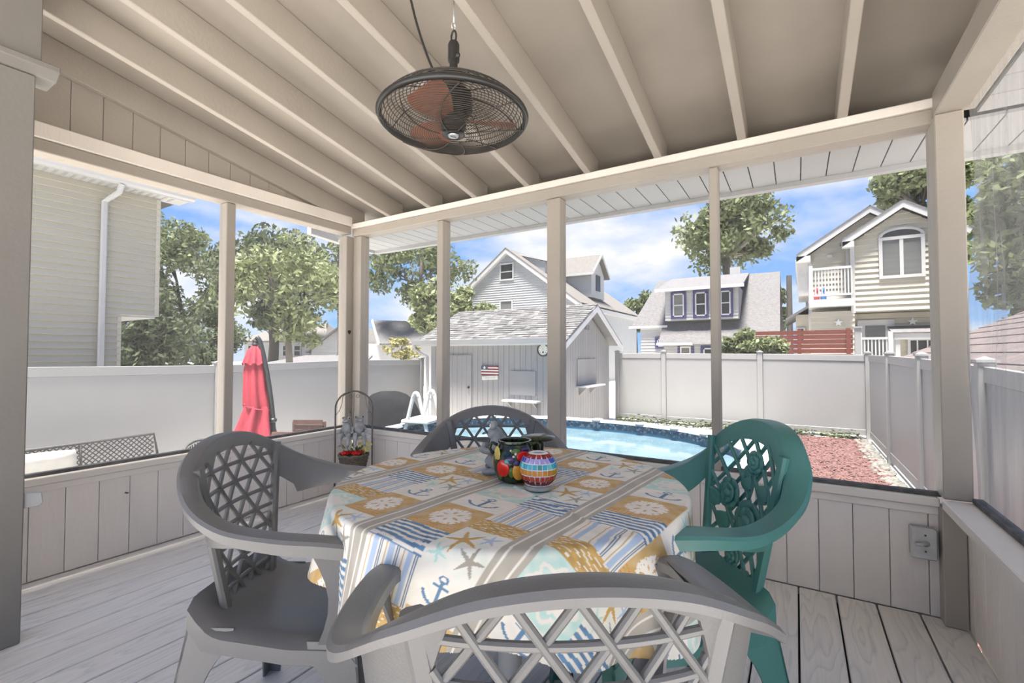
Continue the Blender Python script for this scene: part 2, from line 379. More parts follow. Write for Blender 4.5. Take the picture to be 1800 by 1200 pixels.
# ================================================================ PLASTIC CHAIRS
GREY = mat('grey_resin', (.15, .147, .145), .36, .05, 5, bump=.06, bscale=250, spec=.5)
GREEN = mat('green_resin', (.055, .185, .165), .36, .08, 5, bump=.06, bscale=250, spec=.5)
def make_chair(name, label, m, sp, green=False):
    t = thing(name, label, 'chair')
    zt, ky, kc = sp['zt'], sp['ky'], sp['kc']
    yb = lambda x, z: sp['y0'] - ky * (z - .42) + kc * x * x
    half = [Vector(p) for p in sp['rim']]
    path = catmull([Vector((-p.x, p.y, p.z)) for p in reversed(half)] + half[1:], 8)
    fr = []; zin = []
    for i, p in enumerate(path):
        a = path[max(i - 1, 0)]; b = path[min(i + 1, len(path) - 1)]
        T = (b - a).normalized(); Th = Vector((T.x, T.y, 0)).normalized(); O = Vector((Th.y, -Th.x, 0))
        if O.dot(Vector((p.x, p.y + .05, 0))) < 0: O = -O
        ax = abs(p.x)
        if p.y < sp['ysw']:
            d = sp['d0'] + (sp['d1'] - sp['d0']) * min(1, max(0, ax - .150) / .035); back = 1
        else:
            s = min(1, (p.y - sp['ysw']) / (.22 - sp['ysw'])); d = sp['d1'] * (1 - s) ** 3 + .022; back = (1 - s) ** 2
        d = max(d, .022); ln = ky * d * back
        w = sp['w'] * (1 + .25 * (1 - back)); do = .030 - .016 * back
        zin.append((p.x, p.z - d, p.y))
        e = i / (len(path) - 1); endk = min(1, min(e, 1 - e) * 30 + .55)
        fr.append((p, O, Vector((0, 0, 1)), [(-w - ln, -d), (-w + .005 - ln, -d), (-w + .007, -.012), (w - .007, -.012), (w - .004, -do), (w, -do), (w + .001, -.004), (w - .005, .003), (0, .0055), (-w + .006, .003), (-w, -.004)]))
    mb = MB().sweep(fr, None)
    obj('arm_rim', mb, m, t, smooth=2)
    # seat: dished shell that turns up at the back
    nx, ny = 16, 18; vs = []; fs = []
    def sp_(u, v):
        hw = .185 + .05 * min(1, v * 1.6); x = (u * 2 - 1) * hw; y = -.215 + .445 * v
        z = .408 - .018 * math.sin(math.pi * min(1, v * 1.05)) * (1 - (2 * u - 1) ** 2) + .06 * max(0, 1 - v / .22) ** 2
        z -= .022 * max(0, abs(2 * u - 1) - .86) / .14 + .03 * max(0, v - .93) / .07
        return x, y, z
    for layer in (0, -.006):
        for j in range(ny + 1):
            for i in range(nx + 1):
                q = sp_(i / nx, j / ny); vs.append((q[0], q[1], q[2] + layer))
    n1 = (nx + 1) * (ny + 1)
    for j in range(ny):
        for i in range(nx):
            a = j * (nx + 1) + i; fs += [(a, a + 1, a + nx + 2, a + nx + 1), (n1 + a, n1 + a + nx + 1, n1 + a + nx + 2, n1 + a + 1)]
    rim = [i for i in range(nx + 1)] + [(j + 1) * (nx + 1) + nx for j in range(ny)] + [ny * (nx + 1) + nx - 1 - i for i in range(nx)] + [(ny - 1 - j) * (nx + 1) for j in range(ny - 1)]
    for a, b in zip(rim, rim[1:] + rim[:1]): fs.append((a, n1 + a, n1 + b, b))
    n2 = len(vs)
    for a in rim:
        p = vs[a]; vs += [(p[0] * 1.004, p[1] * 1.004, min(p[2], .40)), (p[0] * 1.012, p[1] * 1.012, .352), (p[0] * .985, p[1] * .985, .352), (p[0] * .98, p[1] * .98, min(p[2], .40) - .008)]
    for q in range(len(rim)):
        b0 = n2 + 4 * q; b1 = n2 + 4 * ((q + 1) % len(rim)); r0, r1 = rim[q], rim[(q + 1) % len(rim)]
        for w2 in range(4): fs.append((b0 + w2, b0 + (w2 + 1) % 4, b1 + (w2 + 1) % 4, b1 + w2))
        fs.append((r0, r1, b1, b0))
    obj('seat', MB().add(vs, fs), m, t, smooth=2)
    # legs: angled plates that flare into the apron, front pair carries the arms
    Z = [0, .06, .15, .23, .28, .31, .333, .347, .356, .364, .404]
    W = [.042, .046, .054, .062, .070, .080, .092, .102, .110, .116, .118]
    for sx_ in (-1, 1):
        for sy in (-1, 1):
            mb = MB()
            def cor(z): k = 1 - z / .41; return Vector((sx_ * (.231 + .035 * k - (.047 if sy < 0 else 0) * (1 - k)), sy * (.226 if sy > 0 else .213) + sy * (.045 * k), z))
            for face in (0, 1):
                vo = []; vi = []
                for z, w_ in zip(Z, W):
                    c = cor(z); w2 = min(w_, .205 if face else .215) * (1 if face == 0 else .86)
                    e = c + (Vector((0, -sy * w2, 0)) if face == 0 else Vector((-sx_ * w2, 0, 0)))
                    inn = Vector((-sx_ * .006, 0, 0)) if face == 0 else Vector((0, -sy * .006, 0))
                    vo += [c, e]; vi += [c + inn, e + inn]
                n = len(vo); f2 = []
                for i in range(len(Z) - 1):
                    a = 2 * i; f2 += [(a, a + 1, a + 3, a + 2), (n + a, n + a + 2, n + a + 3, n + a + 1), (a, a + 2, n + a + 2, n + a), (a + 1, n + a + 1, n + a + 3, a + 3)]
                f2 += [(0, n, n + 1, 1), (n - 2, n - 1, 2 * n - 1, 2 * n - 2)]
                mb.add(vo + vi, f2)
            obj('leg', mb, m, t, smooth=2)
        # arm support: tapered channel from seat corner up to the arm end
        e = half[-1]; e2 = half[-2]
        b0 = Vector((sx_ * .236, .222, .40)); t0 = Vector((sx_ * (e.x + .012), .225, e.z - .012))
        mb = MB()
        for face in (0, 1):
            vo = []; vi = []
            for k in range(7):
                s = k / 6; p = b0.lerp(t0, s); w2 = (.085 - .035 * math.sin(math.pi * s)) if face == 0 else (.05 - .012 * math.sin(math.pi * s))
                q = p + (Vector((0, -w2, 0)) if face == 0 else Vector((-sx_ * w2, 0, 0))); inn = Vector((-sx_ * .006, 0, 0)) if face == 0 else Vector((0, -.006, 0))
                vo += [p, q]; vi += [p + inn, q + inn]
            n = len(vo); f2 = []
            for i in range(6):
                a = 2 * i; f2 += [(a, a + 1, a + 3, a + 2), (n + a, n + a + 2, n + a + 3, n + a + 1), (a, a + 2, n + a + 2, n + a), (a + 1, n + a + 1, n + a + 3, a + 3)]
            f2 += [(0, n, n + 1, 1), (n - 2, n - 1, 2 * n - 1, 2 * n - 2)]
            mb.add(vo + vi, f2)
        obj('arm_support', mb, m, t, smooth=2)
    # back: two stiles and a pierced lattice
    hw = lambda z: sp['hb'] + (sp['ht'] - sp['hb']) * (z - .43) / .3
    zs = sorted([q for q in zin if q[2] < sp['ysw'] + .02])
    def ztop(x):
        for a, b in zip(zs, zs[1:]):
            if a[0] <= x <= b[0]: return a[1] + (b[1] - a[1]) * (x - a[0]) / max(1e-6, b[0] - a[0])
        return zs[0][1]
    def surf(x, z, off=0): return Vector((x, yb(x, z) + off, z))
    zrim = min(path, key=lambda p: abs(p.x - sp['ht'] - .012) + (9 if p.y > -.1 else 0)).z - .010
    for sx_ in (-1, 1):
        pts = []
        for k in range(10):
            z = .40 + (zrim - .40) * k / 9; pts.append(surf(sx_ * (hw(z) + .012), z))
        obj('back_stile', MB().bar(pts, None, (0, 1, 0), .028, .02), m, t, smooth=2)
    BW, BD = sp['bw'], sp['bd']
    def bar(fn, u0, u1, n=60, off=0.):
        run = []; runs = []
        for k in range(n + 1):
            x, z = fn(u0 + (u1 - u0) * k / n)
            if abs(x) < hw(z) + .004 and .418 < z < ztop(x) + .008: run.append(surf(x, z, off))
            else:
                if len(run) > 3: runs.append(run)
                run = []
        if len(run) > 3: runs.append(run)
        for r_ in runs: obj('lattice_bar', MB().bar(r_[::3] + ([r_[-1]] if (len(r_) - 1) % 3 else []), None, (0, 1, 0), BW, BD), m, t)
    if not green:
        z0 = sp['z0']
        for k in range(7):
            z = z0 - .052 * k
            if z > .42: bar(lambda u, z=z: (u, z), -.2, .2, 48)
        for k in range(-8, 9):
            for sg in (-1, 1): bar(lambda u, k=k, sg=sg: (.037 + .074 * k + sg * .711 * (u - z0), u), .41, .84, 80, .002 * sg)
    else:
        for k in range(-9, 10):
            for sg in (-1, 1): bar(lambda u, k=k, sg=sg: (.062 * k + sg * .8 * (u - .60), u), .41, .86, 80, .004 * sg)
        fb = lambda x, z: surf(x, z, .012)
        def rose(x, z, r):
            mb = MB(); c = fb(x, z)
            tilt = Matrix.Rotation(math.atan(ky), 3, 'X')
            rnd = random.Random(int(x * 1000 + z * 500))
            for ring, (rr, pr, n, dy) in enumerate(((.62, .46, 6, 0), (.34, .36, 5, .006), (0, .30, 1, .011))):
                for q in range(n):
                    a = 2 * math.pi * q / n + ring * .6 + rnd.uniform(-.15, .15)
                    rot = tilt @ Matrix.Rotation(a, 3, 'Y') @ Matrix.Rotation(.35, 3, 'Z')
                    mb.ball(c + tilt @ Vector((r * rr * math.cos(a), dy, -r * rr * math.sin(a))), (r * pr * .85, .007, r * pr * 1.1), 10, 6, rot)
            obj('rose', mb, m, t, smooth=True)
        def leaf(x, z, l, a):
            mb = MB(); vs = []; fs = []; n = 8
            for k in range(n + 1):
                s = k / n; wd = .36 * l * math.sin(math.pi * s ** .8) ** .9 + .001
                for q in (-1, 0, 1):
                    px = l * (s - .5); pz = q * wd
                    X = x + px * math.cos(a) - pz * math.sin(a); Zz = z + px * math.sin(a) + pz * math.cos(a)
                    vs.append(surf(X, Zz, .016 - .005 * abs(q)))
            n3 = len(vs); vs += [(v[0], v[1] - .008, v[2]) for v in vs]
            for k in range(n):
                for q in (0, 1): a_ = 3 * k + q; fs += [(a_, a_ + 1, a_ + 4, a_ + 3), (n3 + a_, n3 + a_ + 3, n3 + a_ + 4, n3 + a_ + 1)]
                for q in (0, 2): a_ = 3 * k + q; fs.append((a_, a_ + 3, n3 + a_ + 3, n3 + a_))
            obj('leaf', mb.add(vs, fs), m, t, smooth=2)
        rose(-.045, .605, .058); rose(.055, .655, .05); rose(-.035, .765, .036); rose(.005, .485, .032)
        for x, z, l, a in ((-.085, .69, .07, .3), (.0, .705, .065, .6), (.075, .57, .065, .5), (.115, .63, .06, 1.0), (-.005, .735, .05, 2.0), (-.06, .53, .05, 2.4), (.045, .52, .05, .9), (-.06, .455, .05, .2)): leaf(x, z, l, a)
        for pts in (((0, .43), (.03, .52), (.02, .58), (-.02, .66), (-.035, .74)), ((.02, .58), (.05, .6), (.06, .64)), ((.02, .5), (-.03, .55), (-.05, .6))):
            obj('rose_stem', MB().tube([surf(x, z, .006) for x, z in catmull([Vector((a, b, 0)) for a, b in pts], 4) for x, z in ((x, z),)] if False else [surf(q.x, q.y, .006) for q in catmull([Vector((a, b, 0)) for a, b in pts], 4)], .0045, 6), m, t, smooth=True)
    return t
def rimshape(P, w, dp, za, zt, pw):
    z0, z1 = P[-1][2], P[0][2]; out = []
    for x, y, z in P:
        g_ = (z - z0) / (z1 - z0); g_ = math.copysign(abs(g_) ** pw, g_); out.append((x * w, .24 + (y - .24) * dp, za + (zt - za) * g_))
    return out
GSP = dict(zt=.845, ky=.135, kc=1.0, y0=-.178, ysw=-.17, d0=.036, d1=.105, w=.022, hb=.10, ht=.158, bw=.0105, bd=.011, z0=.763,
           rim=rimshape([(0, -.290, .805), (.10, -.280, .793), (.185, -.247, .757), (.25, -.175, .710), (.283, -.07, .682), (.290, .06, .672), (.284, .16, .668), (.274, .22, .664)], 1.035, .929, .657, .845, .849))
ESP = dict(zt=.878, ky=.19, kc=1.3, y0=-.222, ysw=-.20, d0=.055, d1=.09, w=.030, hb=.11, ht=.145, bw=.011, bd=.011, z0=.70,
           rim=rimshape([(0, -.31, .862), (.085, -.303, .848), (.155, -.28, .803), (.205, -.255, .742), (.252, -.19, .69), (.283, -.08, .668), (.288, .06, .672), (.278, .16, .672), (.268, .22, .664)], .96, 1.038, .654, .878, .727))
c1 = make_chair('resin_chair', 'grey resin armchair before the low wall below the red umbrella', GREY, GSP)
def place(o, cx, cy, yaw):
    o.location = (cx, cy, 0.001); o.rotation_euler = (0, 0, yaw)
CH_L = (-1.198, .839, -1.053)
CH_F = (-.335, .655, .615)
CH_B = (-1.018, 1.512, -2.53)
CH_G = (-.337, 1.368, 2.261)
place(c1, *CH_L)
c2 = copy_tree(c1); c2['label'] = 'grey resin armchair with its back turned, seat pushed under the tablecloth'; place(c2, *CH_F)
c3 = copy_tree(c1); c3['label'] = 'grey resin armchair behind the table with the pool seen through its back'; place(c3, *CH_B)
sl_o = obj('arm_slot', MB().b2((.266, .10, .6625), (.284, .19, .6632)), mat('slot_dark', (.02, .02, .02), .8), c2)
for c in (c1, c2, c3): c['group'] = 'grey resin chairs around the table'
c4 = make_chair('rose_chair', 'green resin armchair with roses moulded into its back', GREEN, ESP, True); place(c4, *CH_G)

# ================================================================ TABLE AND CLOTH
TC = Vector((-.725, 1.17, 0)); TR, TZ = .482, .710
tb = thing('round_table', 'round pedestal table hidden under the printed tablecloth', 'table', TC)
obj('tabletop', MB().lathe([(TR - .012, TZ - .03), (TR - .003, TZ - .024), (TR - .003, TZ - .008), (TR - .012, TZ - .003)], n=64), WHITEP, tb, smooth=2)
obj('pedestal', MB().lathe([(.03, .05), (.05, .06), (.035, .12), (.035, .6), (.09, TZ - .031)], n=20), WHITEP, tb, smooth=2)
for k in range(4):
    a = R(40 + 90 * k); d = Vector((math.cos(a), math.sin(a), 0))
    obj('foot', MB().tube([d * .02 + Vector((0, 0, .09)), d * .15 + Vector((0, 0, .06)), d * .27 + Vector((0, 0, .02))], [.03, .025, .018], 8), WHITEP, tb, smooth=True)
# printed cloth: one woven sheet, the print is stored per vertex
HALF = .76; n = 600
g = np.linspace(-HALF, HALF, n); A, B = np.meshgrid(g, g); rho = np.hypot(A, B); phi = np.arctan2(B, A)
th = R(-6)
wob = .55 * np.cos(9 * phi + .4) + .35 * np.cos(13 * phi + 2.1) + .25 * np.cos(5 * phi + 1.2)
s_ = np.clip(rho - TR, 0, None)
rc = .014; qc = rc * math.pi / 2
ang = np.clip(s_, 0, qc) / rc
rad = np.where(rho < TR, rho, TR + rc * np.sin(ang)); z = np.where(rho < TR, 0, -rc * (1 - np.cos(ang)))
h = np.clip(s_ - qc, 0, None)
amp = np.clip(h * .34, 0, .06)
rad = rad + amp * (wob * .55 + .38) + .004 * (s_ > 0)
z = z - h * (.95 + .02 * wob)
top = rho < TR
z = z + np.where(top, .0012 * np.sin(31 * A + 2) * np.sin(23 * B), 0)
# long crease across the cloth
cr_ = np.exp(-((B * .93 + A * .36 + .03) / .006) ** 2) * (A > .06) * np.clip(1 - (rho / .5) ** 4, 0, 1); z = z + .004 * cr_
X = rad * np.cos(phi); Y = rad * np.sin(phi)
# rotate pattern axes onto the table
Xw = X * math.cos(th) - Y * math.sin(th); Yw = X * math.sin(th) + Y * math.cos(th)
def sl(c): return np.array(lin(c))
cream = sl((232, 227, 217)); grey = sl((178, 172, 160)); gold = sl((196, 160, 96)); tan = sl((204, 176, 134)); aqua = sl((178, 214, 206)); blue = sl((98, 132, 164)); navy = sl((70, 104, 134)); ltb = sl((172, 190, 212))
P = A.ravel(); Q = B.ravel(); colr = np.tile(cream, (P.size, 1))
rnd = np.random.RandomState(3)
segs = []
def grow(x, y, a, l, d):
    x2, y2 = x + l * math.cos(a), y + l * math.sin(a); segs.append((x, y, x2, y2, .016 + .009 * d))
    if d > 0:
        for da in (-.62, .55) if d < 3 else (-.7, 0.05, .7): grow(x2, y2, a + da + rnd.uniform(-.15, .15), l * .74, d - 1)
for a0 in np.arange(6) * math.pi / 3: grow(0, 0, a0 + .2, .13, 3)
segs = np.array(segs)
def segd(u, v, S_):
    d = np.full(u.shape, 9.)
    for x1, y1, x2, y2, w_ in S_:
        dx, dy = x2 - x1, y2 - y1; t = np.clip(((u - x1) * dx + (v - y1) * dy) / (dx * dx + dy * dy), 0, 1)
        d = np.minimum(d, np.hypot(u - x1 - t * dx, v - y1 - t * dy) - w_)
    return d
def star(u, v, R0, rot=0):
    r = np.hypot(u, v); t = np.arctan2(v, u) + rot; k = np.abs(((t * 5 / (2 * math.pi)) % 1) - .5) * 2
    return r < R0 * (.24 + .76 * k ** 2.6)
def nz(u, v, f): return .5 + .25 * (np.sin(f * u + 2 * np.sin(.7 * f * v)) + np.sin(1.3 * f * v + 2 * np.sin(.9 * f * u + 1)))
def paint(i, kind, u, v, sd):
    c = np.tile(cream, (u.size, 1)); m = nz(u, v, 14 + sd)[:, None]
    if kind == 'coral':
        c = tan * (1 - .0 * m) + (gold - tan) * m; dots = (np.hypot((u * 14) % 1 - .5, (v * 14) % 1 - .5) < .22) & (v < -.3); c[dots] = sl((200, 130, 70)); c[segd(u, v, segs) < 0] = cream * 1.0
    elif kind == 'anchor':
        c = cream * (.95 + .05 * m); dd = np.minimum.reduce([segd(u, v, [(0, -.25, 0, .28, .03), (-.14, .17, .14, .17, .02)]), np.abs(np.hypot(u, v - .34) - .07) - .02, np.where(v < -.02, np.abs(np.hypot(u, v - .05) - .31) - .03, 9)]); c[dd < 0] = blue
    elif kind == 'crab':
        c = aqua * m + (cream * .5 + aqua * .5) * (1 - m); body = ((u / .34) ** 2 + (v / .22) ** 2 < 1 + .3 * np.sin(9 * np.arctan2(v, u))); c[body] = cream * .96; lg = (np.abs(np.hypot(u, v) - .36 - .05 * np.sin(8 * np.arctan2(v, u))) < .035); c[lg] = cream * .97
    elif kind == 'stripe':
        k = np.sin(v * 34 + .8 * np.sin(9 * u)); c = np.where((k > -.15)[:, None], blue * (.85 + .4 * m), cream)
    elif kind == 'star':
        c = cream * m + (cream * .75 + aqua * .25) * (1 - m)
        for (a, b, r0, cc, ro) in ((-.15, .1, .36, gold, .3), (.24, -.2, .27, grey * .8, 1.), (.22, .28, .22, ltb, .7), (-.28, -.3, .2, aqua, .2)): c[star(u - a, v - b, r0, ro)] = cc
    elif kind == 'gold':
        c = gold * (.8 + .3 * m) + 0 * cream; k = np.sin(v * 40 + 3 * np.sin(7 * u)) * nz(u, v, 23); c[k > .42] = cream * .93
    elif kind == 'tick':
        c = cream * (.93 + .07 * m); k = (u * 3.2 + .1) % 1
        c[(k < .30)] = ltb * 1.0; c[(k > .42) & (k < .47)] = navy; c[(k > .54) & (k < .58)] = navy; c[(k > .80) & (k < .85)] = gold
    return c
PER = .332; ca = (P + .02) % PER; ci = np.floor((P + .02) / PER).astype(int)
cols = [(.030, .178), (.178, .302)]
rowsA = [('coral', .142), ('anchor', .092), ('crab', .128), ('gold', .060), ('tick', .105), ('stripe', .09)]
rowsB = [('star', .140), ('gold', .058), ('tick', .115), ('stripe', .092), ('star', .125), ('coral', .142), ('anchor', .092)]
for cidx, (lo, hi) in enumerate(cols):
    rows = rowsA if cidx == 0 else rowsB; tot = sum(r[1] for r in rows)
    for cell in range(ci.min(), ci.max() + 1):
        base = (.40 if cidx == 0 else .49) + .29 * cell
        q = (Q + base) % tot; acc = 0
        for ri, (kd, hh) in enumerate(rows):
            msk = (ca >= lo) & (ca < hi) & (ci == cell) & (q >= acc) & (q < acc + hh)
            if msk.any():
                u = (ca[msk] - lo) / (hi - lo) - .5; v = (q[msk] - acc) / hh - .5
                colr[msk] = paint(ri, kd, u, v, (cell * 7 + ri) % 5)
            acc += hh
band = (ca < .030) | (ca >= .302)
bb = np.where(ca < .03, ca, ca - .302) / .03
colr[band] = grey * (.9 + .15 * nz(P[band] * 20, Q[band] * 20, 3))[:, None]
colr[band & (np.abs(bb - .5) < .09)] = cream
colr *= (.93 + .09 * nz(P * 9, Q * 9, 5))[:, None]
idx = np.arange(n * n).reshape(n, n); keep = (rho <= .685 + .07 * np.clip(np.cos(2 * (phi + th - R(-20))), 0, 1) ** 3)
f4 = np.stack([idx[:-1, :-1], idx[:-1, 1:], idx[1:, 1:], idx[1:, :-1]], -1).reshape(-1, 4)
f4 = f4[keep.ravel()[f4].all(1)]
used = np.unique(f4); remap = -np.ones(n * n, int); remap[used] = np.arange(used.size); f4 = remap[f4]
V3 = np.stack([Xw.ravel(), Yw.ravel(), z.ravel()], -1)[used]
me = bpy.data.meshes.new('tablecloth'); me.from_pydata(V3.tolist(), [], f4.tolist())
at_ = me.color_attributes.new('print', 'FLOAT_COLOR', 'POINT')
at_.data.foreach_set('color', np.c_[np.clip(colr[used], 0, 1), np.ones(used.size)].astype(np.float32).ravel())
m = bpy.data.materials.new('seaside_print'); m.use_nodes = True; bn = m.node_tree.nodes['Principled BSDF']
an = m.node_tree.nodes.new('ShaderNodeAttribute'); an.attribute_name = 'print'; m.node_tree.links.new(an.outputs['Color'], bn.inputs['Base Color'])
bn.inputs['Roughness'].default_value = .6; bn.inputs['Specular IOR Level'].default_value = .25
wv = m.node_tree.nodes.new('ShaderNodeTexNoise'); wv.inputs['Scale'].default_value = 35; bp = m.node_tree.nodes.new('ShaderNodeBump'); bp.inputs['Strength'].default_value = .12; bp.inputs['Distance'].default_value = .01
tco = m.node_tree.nodes.new('ShaderNodeTexCoord'); m.node_tree.links.new(tco.outputs['Object'], wv.inputs['Vector'])
m.node_tree.links.new(wv.outputs['Fac'], bp.inputs['Height']); m.node_tree.links.new(bp.outputs[0], bn.inputs['Normal'])
cl = obj('tablecloth', me, m, smooth=True); cl.location = (TC.x, TC.y, TZ + .001)
tag(cl, 'seaside patchwork tablecloth with anchors, coral and starfish over the round table', 'tablecloth')

# ================================================================ THINGS ON THE TABLE
ZT = TZ + .0045
mo = thing('candle_holder', 'round mosaic glass candle holder with rainbow tile rows on the tablecloth', 'candle holder', (-.605, 1.125, ZT))
Rm = .050
prof = [(.036, 0), (.037, .012), (.034, .014)]
for k in range(15):
    a = R(-52 + 114 * k / 14); prof.append((Rm * math.cos(a), .053 + Rm * math.sin(a)))
prof += [(.020, .098), (.018, .094), (.03, .08)]
obj('grout_body', MB().lathe(prof, n=32), mat('grout_white', (.80, .78, .76), .5, .04, 30), mo, smooth=2)
obj('metal_foot', MB().lathe([(.036, 0), (.0395, .001), (.0395, .011), (.036, .0125)], n=32), mat('pewter', (.5, .5, .5), .35, .1, 8, metal=.8), mo, smooth=2)
rowsC = [(-40, [(120, 18, 26), (100, 14, 20)]), (-22, [(176, 58, 34), (150, 70, 40), (186, 40, 30)]), (-3, [(200, 130, 30), (190, 150, 40), (210, 140, 50)]), (15, [(60, 170, 190), (50, 140, 130), (110, 200, 190), (40, 150, 190)]), (33, [(40, 80, 180), (160, 150, 215), (60, 110, 190)]), (49, [(150, 16, 28), (125, 12, 24)])]
gl = {}
for el, cs in rowsC:
    nt_ = int(22 * math.cos(R(el)) ** .8) if abs(el) > 30 else 22
    for k in range(nt_):
        a = 2 * math.pi * (k + .5 * (abs(el) % 2)) / nt_; c = random.choice(cs); e0 = R(el)
        if c not in gl: gl[c] = mat('glass_tile_%d_%d_%d' % c, lin(c), .12, .15, 60, spec=.8)
        wdt = 2 * math.pi * Rm * math.cos(e0) / nt_ * .80
        rot = Matrix.Rotation(a, 3, 'Z') @ Matrix.Rotation(-e0, 3, 'Y')
        pos = Vector((Rm * math.cos(e0) * math.cos(a), Rm * math.cos(e0) * math.sin(a), .053 + Rm * math.sin(e0)))
        obj('glass_tile', MB().box(pos, (.0036, wdt, .0128), rot), gl[c], mo)
jr = thing('fruit_jar', 'black glazed jar painted with red and orange fruit behind the mosaic ball', 'jar', (-.705, 1.165, ZT))
def fruit_mat():
    m = bpy.data.materials.new('painted_fruit_glaze'); m.use_nodes = True; n_ = m.node_tree.nodes; l_ = m.node_tree.links; b = n_['Principled BSDF']
    b.inputs['Roughness'].default_value = .15
    t = n_.new('ShaderNodeTexCoord'); v = n_.new('ShaderNodeTexNoise'); v.inputs['Scale'].default_value = 55; l_.new(t.outputs['Object'], v.inputs['Vector'])
    r_ = n_.new('ShaderNodeValToRGB'); e = r_.color_ramp.elements; e[0].position = .42; e[0].color = (.010, .014, .012, 1); e[1].position = .62; e[1].color = (.03, .045, .010, 1)
    l_.new(v.outputs['Fac'], r_.inputs[0]); l_.new(r_.outputs[0], b.inputs['Base Color']); return m
FR = fruit_mat()
jp = [(.040, 0), (.048, .004), (.060, .03), (.063, .055), (.058, .082), (.047, .098), (.044, .106), (.049, .110), (.049, .115), (.043, .115), (.040, .105), (.045, .09)]
obj('jar_body', MB().lathe(jp, n=40), FR, jr, smooth=2)
def jrad(z):
    for a, b in zip(jp, jp[1:]):
        if a[1] <= z <= b[1]: return a[0] + (b[0] - a[0]) * (z - a[1]) / max(1e-6, b[1] - a[1])
    return .05
fc = {'red': (205, 24, 18), 'orange': (214, 150, 40), 'yellow': (196, 176, 92), 'purple': (58, 44, 92), 'teal': (60, 150, 150), 'cream': (232, 222, 190), 'leaf': (70, 100, 30)}
fm = {k: mat('fruit_' + k, lin(v), .15, .18, 40, spec=.6) for k, v in fc.items()}
vdir = math.atan2(-1.165, .705)
for nm, da, zz, rr, hh in (('red', -.55, .045, .017, .021), ('red', .42, .078, .017, .013), ('orange', .18, .038, .015, .021), ('yellow', -1.0, .080, .013, .02), ('purple', -.22, .068, .011, .009), ('purple', .10, .060, .008, .007), ('purple', .62, .092, .012, .008), ('teal', -.38, .062, .007, .008), ('cream', -.05, .078, .003, .003), ('cream', -.2, .093, .003, .003), ('cream', -.15, .025, .003, .003), ('cream', -.6, .033, .003, .003), ('cream', -.28, .071, .003, .003), ('cream', .05, .085, .0032, .0032), ('leaf', -.15, .035, .008, .013), ('leaf', .05, .09, .012, .008), ('leaf', -.75, .025, .008, .012), ('red', 1.5, .05, .017, .02), ('orange', 2.4, .05, .016, .02), ('red', 3.4, .06, .016, .018), ('yellow', -2.0, .05, .016, .02)):
    a = vdir + da; r0 = jrad(zz) + .0005; rot = Matrix.Rotation(a, 3, 'Z')
    obj('painted_' + ('blossom' if nm == 'cream' else 'leaf' if nm == 'leaf' else 'fruit'), MB().ball((r0 * math.cos(a), r0 * math.sin(a), zz), (.0028, rr * 1.2, hh * 1.15), 14, 8, rot), fm[nm], jr, smooth=True)
for s in (-1, 1):
    a = vdir + math.pi / 2 * s
    d = Vector((math.cos(a), math.sin(a), 0))
    obj('handle', MB().tube(catmull([d * .05 + Vector((0, 0, .10)), d * .066 + Vector((0, 0, .106)), d * .072 + Vector((0, 0, .09)), d * .062 + Vector((0, 0, .075))], 4), .0045, 8), FR, jr, smooth=True)
ld = thing('footed_dish', 'dark glazed footed dish just behind the fruit jar', 'dish', (-.680, 1.262, ZT))
obj('dish_plate', MB().lathe([(.0, .100), (.045, .102), (.052, .106), (.054, .110), (.050, .114), (.02, .118), (.0, .119)], n=32), FR, ld, smooth=2)
obj('dish_foot', MB().lathe([(.028, 0), (.03, .01), (.016, .05), (.02, .101)], n=20), FR, ld, smooth=2)
